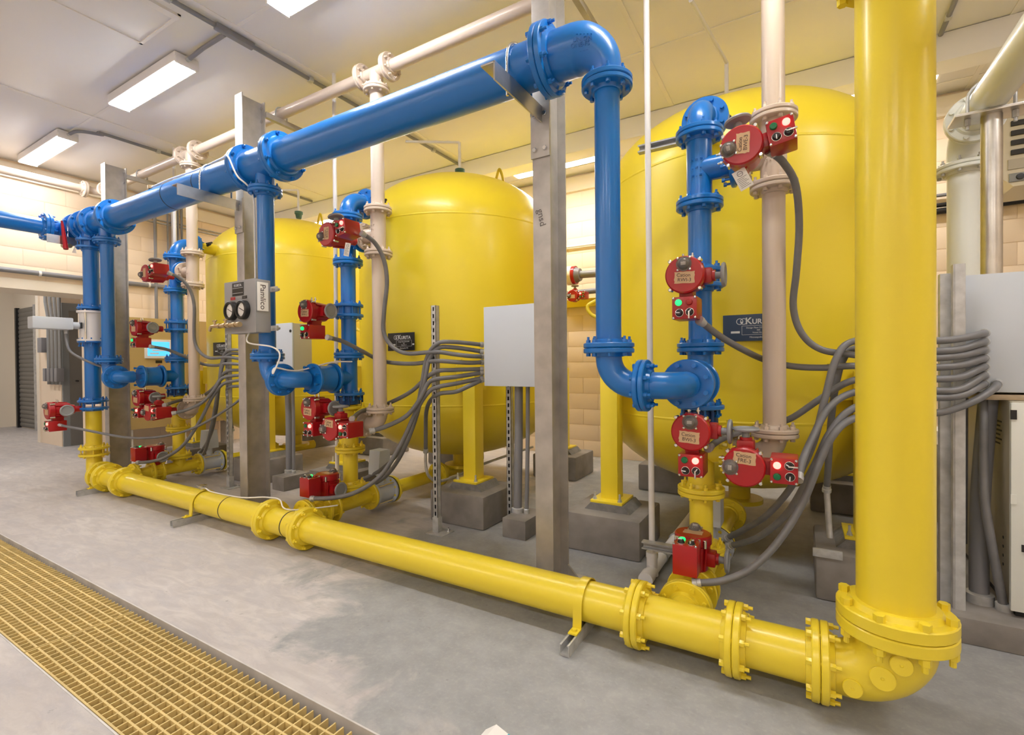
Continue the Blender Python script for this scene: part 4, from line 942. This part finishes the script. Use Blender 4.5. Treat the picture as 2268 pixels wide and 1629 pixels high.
for q in (0, .07, .12, .19, .24): cyl(b, (gx0 + q, gy - .05, gz0 + .052), (gx0 + q + .03, gy - .05, gz0 + .052), .018, seg=10)
part('fittings', b, 'brass', mf)
for q in (-.04, .095):
    b = BM(); cyl(b, (gx0 + q, gy - .05, gz0 + .052), (gx0 + q, gy - .05, gz0 + .088), .008, seg=8); box(b, (gx0 + q - .022, gy - .056, gz0 + .086), (gx0 + q + .022, gy - .044, gz0 + .096), .003); part('tap_handle', b, 'brass', mf)
part('spout', sweep(BM(), spline([(gx0 - .05, gy - .05, gz0 + .052), (gx0 - .085, gy - .052, gz0 + .05), (gx0 - .1, gy - .055, gz0 + .02)]), .011, 10), 'brass', mf)
solo('sensor_wire', sweep(BM(), spline([(gx0 + .24, gy + .03, gz0), (gx0 + .28, gy + .0, gz0 - .07), (gx0 + .40, 2.03, gz0 - .10), (gx0 + .47, 2.04, gz0 - .16), (gx0 + .47, 1.99, gz0 - .28), (DRX[1] + .26, 2.02, 1.20), (SX[1] - .02, 2.2, 1.178), (SX[1] + .02, 2.45, 1.235), (SX[1] + .08, 2.6, 1.24)]), .0055, 8), 'white_wire', 'thin white wire looping from the gauge box over the blue elbow', 'wire', (gx0 + .24, gy, gz0))

# ------------------------------------------------------------------ right side: pad, cabinet, posts, white pipe, heater
b = BM(); box(b, (.56, 2.762, 0), (2.2, 4.3, .112), .008)
solo('concrete_pad', b, 'concrete_ped', 'low concrete pad on the floor at the right edge', 'concrete pad', (1.3, 3.5, 0))
cb2 = thing('equipment_cabinet', 'white fronted floor cabinet with beige side on the pad at right', 'cabinet', (.78, 2.87, .112))
part('plinth', box(BM(), (.79, 2.89, .112), (1.6, 4.0, .15)), 'black', cb2)
part('body', box(BM(), (.775, 2.885, .15), (1.62, 4.05, 1.035), .006), 'beige_box', cb2)
fd = part('front_door', box(BM(), (.768, 2.862, .14), (1.63, 2.887, 1.03), .004), 'white_pipe', cb2)
part('latch', box(BM(), (.80, 2.858, .40), (.812, 2.863, .43)), 'black', fd)
for zz in (.98, .62): part('corner_pad', box(BM(), (.766, 2.858, zz - .02), (.785, 2.864, zz + .02)), 'black' if zz > .9 else 'white_pipe', fd)
for k in range(6): part('label_print', box(BM(), (.774, 3.0 + .02 * (k % 2), .93 - .02 * k), (.776, 3.14, .938 - .02 * k)), 'rubber', cb2)
for k in range(4): part('vent_hole', cyl(BM(), (.773, 2.98, .30 + .04 * k), (.776, 2.98, .30 + .04 * k), .007, seg=8), 'black', cb2)
pl_ = solo('timber_shelf', box(BM(), (.70, 2.93, 1.036), (1.5, 3.5, 1.06), .003), 'wood', 'thin timber board between the white cabinet and the electrical box', 'board', (1.1, 3.2, 1.036))
t = thing('strut_post', 'plain galvanised strut post beside the big riser holding conduits', 'strut post', (.60, 2.86, .112), 'slotted strut posts')
ztop = PY(2103, 588, 2.86).z
part('channel', channel(BM(), (.598, 2.84, .112), (.598, 2.84, ztop), Y, X), 'galv', t, 25); part('channel', channel(BM(), (.565, 2.90, .112), (.565, 2.90, ztop - .03), Y, X), 'galv', t, 25)
part('cover_strip', box(BM(), (.583, 2.836, .112), (.615, 2.842, ztop)), 'galv', t)
b = BM(); box(b, (.505, 2.94, .16), (.53, 2.98, 1.10)); solo('strut_post', b, 'angle_steel', 'dark thin post just right of the big yellow riser', 'strut post', (.52, 2.96, .16), 'slotted strut posts')
for pts, r_, lab in (([(.695, 2.98, .112), (.70, 2.99, .55), (.735, 3.02, 1.036)], .036, 'thick grey conduit rising from the pad to the right box'),
                     ([(.655, 3.05, .35), (.66, 3.06, 1.036)], .016, 'slim grey conduit with ribbed jacket behind the thick one')):
    c = conduit('rigid_conduit', spline(pts), r_, lab)
    if r_ > .03: part('collar', lathe(BM(), [(0, .052), (.04, .052), (.046, .04)], pts[0], Z, 16), 'galv', c)
c = conduit('rigid_conduit', spline([(.765, 2.93, .112), (.745, 2.91, .22), (.715, 2.90, .42), (.695, 2.91, .62), (.70, 2.94, .9), (.71, 2.99, 1.036)]), .017, 'grey conduit crossing in front of the thick one at right', 'grey_plastic')
part('collar', lathe(BM(), [(0, .03), (.03, .03), (.034, .02)], (.765, 2.93, .112), Z, 14), 'galv', c)
cx = thing('carton', 'cream carton panel standing behind the conduits at right', 'carton', (.8, 4.6, 0))
part('carton_body', box(BM(), (.66, 4.45, 0), (.95, 4.9, .62), .004), 'beige_box', cx)
rb = thing('stacked_pails', 'red and white pails stacked behind the big riser', 'pail', (.92, 5.3, 0))
part('pail', lathe(BM(), [(0, .13), (.3, .15), (.3, 0)], (.92, 5.35, 0), Z, 24), 'paper', rb); part('pail', lathe(BM(), [(0, .14), (.25, .16), (.25, 0)], (.92, 5.35, .32), Z, 24), 'red', rb); part('lid', lathe(BM(), [(0, .17), (.05, .17), (.06, .12), (.06, 0)], (.92, 5.35, .58), Z, 24), 'paper', rb)
wp = thing('white_main_pipe', 'thick white pipe with elbow running overhead at the right edge', 'pipe', (.88, 4.09, 1.2))
WXp, WYp, WZp = .835, 3.86, 2.555
pipe(wp, (WXp, WYp, 1.06), (WXp, WYp, 2.34), .079, 'white_pipe', seg=44)
elbow(wp, (WXp, WYp, WZp), Z, -Y, .155, .082, 'white_pipe', lead=.03, out=.02)
fpair(wp, (WXp, WYp, 2.345), Z, .132, .081, 'white_pipe', mb='galv'); fpair(wp, (WXp, 3.66, WZp), Y, .132, .081, 'white_pipe')
pipe(wp, (WXp, -2.0, WZp), (WXp, 3.66, WZp), .079, 'white_pipe', 'branch_pipe', seg=44)
PX_, PY_ = .842, 3.41
ps = thing('support_post', 'round stainless post with saddle holding the white pipe', 'post', (PX_, PY_, 1.06))
part('tube', cyl(BM(), (PX_, PY_, 1.06), (PX_, PY_, WZp - .094), .042, seg=32), 'stainless', ps)
part('saddle', box(BM(), (WXp - .15, PY_ - .08, WZp - .094), (WXp + .15, PY_ + .08, WZp - .08), .002), 'stainless', ps)
pts = [(WXp - .09, PY_ - .02, WZp - .15), (WXp - .09, PY_ - .02, WZp)] + [(WXp - .09 * math.cos(a), PY_ - .02, WZp + .09 * math.sin(a)) for a in [PI * k / 14 for k in range(1, 14)]] + [(WXp + .09, PY_ - .02, WZp), (WXp + .09, PY_ - .02, WZp - .15)]
part('u_bolt', sweep(BM(), pts, .008, 10), 'galv', ps)
for x_ in (WXp - .09, WXp + .09): part('nut', cyl(BM(), (x_, PY_ - .02, WZp - .13), (x_, PY_ - .02, WZp - .095), .014, seg=6), 'galv', ps)
ht = thing('unit_heater', 'cream unit heater with dark louvres on the wall at the right edge', 'heater', (1.6, 4.8, 2.4))
part('casing', prism(BM(), [(1.245, 2.50), (1.30, 2.44), (1.75, 2.44), (1.75, 3.05), (1.245, 3.05)], (0, 4.80, 0), X, Z, Y * .45), 'heater', ht)
for k in range(5): part('louvre', box(BM(), (1.285, 4.785, 2.66 + k * .068), (1.70, 4.81, 2.695 + k * .068), .002), 'rubber', ht)
part('lower_panel', box(BM(), (1.27, 4.79, 2.56), (1.72, 4.802, 2.63)), 'beige_box', ht)
part('dial_plate', box(BM(), (1.275, 4.788, 2.47), (1.40, 4.802, 2.53), .004), 'handwheel', ht); part('dial', lathe(BM(), [(0, .022), (.012, .02), (.014, 0)], (1.33, 4.788, 2.50), -Y, 20), 'black', ht)
part('bracket', box(BM(), (1.4, 5.24, 2.7), (1.5, WY - .006, 2.8)), 'galv', ht)
for zz, r_, m_, lab in ((2.575, .028, 'black', 'black pipe along the back wall at right, lower'), (2.63, .02, 'black', 'black pipe along the back wall at right, upper'), (2.72, .016, 'grey_conduit', 'slim grey conduit along the back wall at right')):
    conduit('wall_pipe', [(.2, WY - .05, zz), (3.4, WY - .05, zz + .01)], r_, lab, m_)
conduit('wall_pipe', [(-2.9, WY - .04, 2.735), (-1.6, WY - .04, 2.72)], .016, 'slim white pipe along the back wall between the tanks', 'pvc', straps=((-2.1, WY - .04, 2.727),))
# wall valve between the tanks
wv = thing('wall_valve_line', 'yellow and grey valve line with round flange seen between two tanks', 'pipe', (-2.4, 5.5, 2.2))
a_ = PY(1250, 608, 5.5); e_ = PY(1316, 616, 5.5); zz = 2.28
part('pipe', cyl(BM(), (-2.9, 5.5, zz), (-2.43, 5.5, zz), .045, seg=20), 'yellow', wv)
part('flange', cyl(BM(), (-2.45, 5.5, zz), (-2.385, 5.5, zz), .115, seg=28), 'trim', wv); part('valve_wafer', cyl(BM(), (-2.385, 5.5, zz), (-2.345, 5.5, zz), .11, seg=28), 'red', wv)
part('hub', cyl(BM(), (-2.345, 5.5, zz), (-2.29, 5.5, zz), .095, .075, seg=24), 'grey_conduit', wv); part('pipe', cyl(BM(), (-2.29, 5.5, zz), (-1.4, 5.5, zz - .03), .045, seg=20), 'grey_conduit', wv)
conduit('wall_pipe', [(-2.8, 5.75, 2.10), (-1.4, 5.75, 2.12)], .035, 'grey pipe along the wall below the round flange')
actuator((-2.36, 5.40, 2.02), PI / 2, 'r', 'small red actuator on the wall valve between two tanks', group='red valve actuators', scale=.85)
b = BM(); box(b, (-2.75, 5.80, 1.93), (-1.5, WY - .006, 2.03), .004); solo('wall_band', b, 'yellow', 'yellow painted rail on the back wall behind the small actuator', 'rail', (-2.1, 5.85, 1.98))

# ------------------------------------------------------------------ left wall: conduits, cabinet, screen
c = conduit('wall_pipe', [PX(0, 597.3, WX + .05) - Y * 2.5, PX(182, 616.6, WX + .05), PX(400, 640, WX + .05)], .03, 'dark grey pipe running along the left wall above the opening', 'grey_conduit')
for q in (88, 330): p = PX(q, 597.3 + q * .105, WX + .05); part('strap', lathe(BM(), [(-.012, .034), (.012, .034)], p, Y, 16), 'pvc', c)
GX = WX + .42
p0, p1 = PX(276, 712, GX), PX(450, 716, GX)
gc = thing('control_cabinet', 'large gold coloured control cabinet against the left wall', 'cabinet', (GX, 4.0, .38))
part('body', box(BM(), (WX + .03, 2.9, .38), (GX, 4.35, 1.87), .008), 'gold_cabinet', gc)
for k, yy in enumerate((2.95, 3.6, 4.28)): part('leg', box(BM(), (WX + .1, yy - .03, 0), (WX + .36, yy + .03, .38)), 'angle_steel', gc)
s0, s1 = PX(325, 757, GX), PX(374, 789, GX)
sc_ = part('screen_bezel', box(BM(), (GX, s0.y - .03, s1.z - .035), (GX + .02, s1.y + .03, s0.z + .03), .003), 'paper', gc)
part('screen', box(BM(), (GX + .02, s0.y, s1.z), (GX + .0215, s1.y, s0.z)), 'screen', sc_)
for k, (a, b_, h) in enumerate(((.1, .75, .55), (.2, .9, .35), (.1, .5, .12))): part('screen_graphic', box(BM(), (GX + .0214, s0.y + (s1.y - s0.y) * a, s1.z + (s0.z - s1.z) * h), (GX + .022, s0.y + (s1.y - s0.y) * b_, s1.z + (s0.z - s1.z) * (h + .1))), 'print_white', sc_)
part('warning_label', box(BM(), (GX, s0.y + .10, s1.z - .10), (GX + .002, s0.y + .18, s1.z - .06)), 'sign_black', gc); part('push_button', lathe(BM(), [(0, .014), (.02, .014), (.022, 0)], (GX, s0.y + .14, s1.z - .13), X, 14), 'red', gc); part('push_button', lathe(BM(), [(0, .016), (.015, .016), (.016, 0)], PX(293, 908, GX), X, 14), 'sign_blue', gc)
for k, (px_, r_, m_, lab) in enumerate(((345, .02, 'grey_conduit', 'grey conduit rising from the gold cabinet, leftmost'), (373, .012, 'grey_conduit', 'thin grey conduit rising above the gold cabinet, second'), (385, .025, 'pvc', 'white pipe rising above the gold cabinet'), (396, .014, 'grey_conduit', 'thin grey conduit beside the white pipe above the gold cabinet'), (404, .016, 'grey_conduit', 'rightmost grey conduit above the gold cabinet'))):
    p = PX(px_, 600, WX + .06); conduit('wall_conduit', [(WX + .06, p.y, 1.87 if k < 3 else 1.9), (WX + .06, p.y, CZ)], r_, lab, m_)
b = BM(); p = PX(330, 500, WX + .03)
for dz in (0, .045): box(b, (WX + .006, p.y - .2, 3.28 + dz), (WX + .04, p.y + 1.3, 3.295 + dz))
solo('wall_strut', b, 'galv', 'horizontal strut rail behind the conduits high on the left wall', 'strut channel', (WX, p.y, 3.28), None, 25)
for k, px_ in enumerate((106, 114.5, 123, 131.5)):
    p = PY(px_, 700, PRY - .03); conduit('wall_conduit', [(p.x, PRY - .03, .95), (p.x, PRY - .03, 2.0), (p.x - .1 + .03 * k, PRY - .03, 2.25), (p.x - .1 + .03 * k, PRY - .03, 2.6)], .022, ('leftmost', 'second', 'third', 'rightmost')[k] + ' of four grey conduits on the pier through the opening', 'handwheel',
        boxes=(((p.x - .05, PRY - .09, 1.0), (p.x + .05, PRY - .002, 1.2)),))
p = PY(100, 765, PRY - .03); solo('switch_box', box(BM(), (p.x - .09, PRY - .10, 1.45), (p.x + .09, PRY - .002, 1.68), .006), 'grey_conduit', 'small grey switch box left of the four conduits on the pier', 'switch box', (p.x, PRY, 1.45))
# red lever valve with tag at the far blue tee
lvv = thing('lever_valve', 'red lever handle of a small valve hanging at the far blue header', 'valve', PY(140, 520, 1.95))
pA, pB = PY(137, 490, 1.95), PY(146, 552, 1.95)
part('lever', sweep(BM(), [pA, (pA + pB) / 2, pB], .018, 8, radii=[.010, .018, .022]), 'red', lvv)
part('valve_body', cyl(BM(), PY(140, 545, 1.99), PY(155, 545, 1.99), .022, seg=12), 'brass', lvv)
part('tag_sheet', prism(BM(), [(0, 0), (.11, -.02), (.07, .06)], PY(160, 560, 1.97), X, Z, -Y * .002), 'paper', lvv)
# small tap, wires and bottle
hb = thing('hose_tap', 'small silver tap on top of the yellow floor header', 'tap', (-4.10, HY, .224))
b = BM(); cyl(b, (-4.10, HY, .22), (-4.10, HY, .255), .012, seg=10); cyl(b, (-4.14, HY, .25), (-4.05, HY, .25), .011, seg=10); part('tap_body', b, 'chrome', hb); part('tap_handle', box(BM(), (-4.13, HY - .03, .262), (-4.08, HY + .03, .27), .003), 'chrome', hb)
solo('sensor_wire', sweep(BM(), spline([(-4.05, HY, .25), (-3.95, HY, .232), (-3.6, HY + .02, .232), (-3.35, HY + .05, .26), (-3.15, HY + .03, .275), (-3.05, HY + .0, .235), (-2.95, HY + .06, .225), (-2.80, 2.3, .23)]), .005, 8), 'white_wire', 'thin white wire lying along the top of the yellow floor header', 'wire', (-4.05, HY, .25))
for x in (-3.72, -2.98): solo('cable_tie', lathe(BM(), [(-.004, .0885), (.004, .0885)], (x, HY, HZ), X, 40), 'black', 'black cable tie around the yellow header %s' % ('left of the tee flanges' if x < -3.5 else 'between the tee flanges'), 'cable tie', (x, HY, HZ))
bt = thing('plastic_bottle', 'white and teal plastic bottle end at the bottom edge', 'bottle', (-.79, 1.22, 0))
part('bottle_body', prism(BM(), [(-.085, 0), (.0, 0), (.0, .092), (-.045, .106), (-.085, .075)], (-.765, 1.20, 0), X, Z, Y * .05), 'paper', bt); part('teal_end', prism(BM(), [(0, 0), (.035, 0), (.032, .092), (0, .098)], (-.764, 1.205, 0), X, Z, Y * .04), 'teal', bt)

# rigid conduit and strut at the front right pedestal of the right-hand tank
conduit('rigid_conduit', [PY(1831, 1085, 2.95), PY(1838, 1192, 2.92)], .014, 'galvanised conduit stub standing on the right-hand tank front right pedestal', 'galv', boxes=())
b = BM(); p = PY(1800, 1200, 2.86); box(b, (p.x, 2.862, .235), (p.x + .125, 2.88, .275), .002); solo('strut_channel', b, 'galv', 'short strut channel fixed to the front of the pedestal near the riser', 'strut channel', (p.x, 2.87, .235))
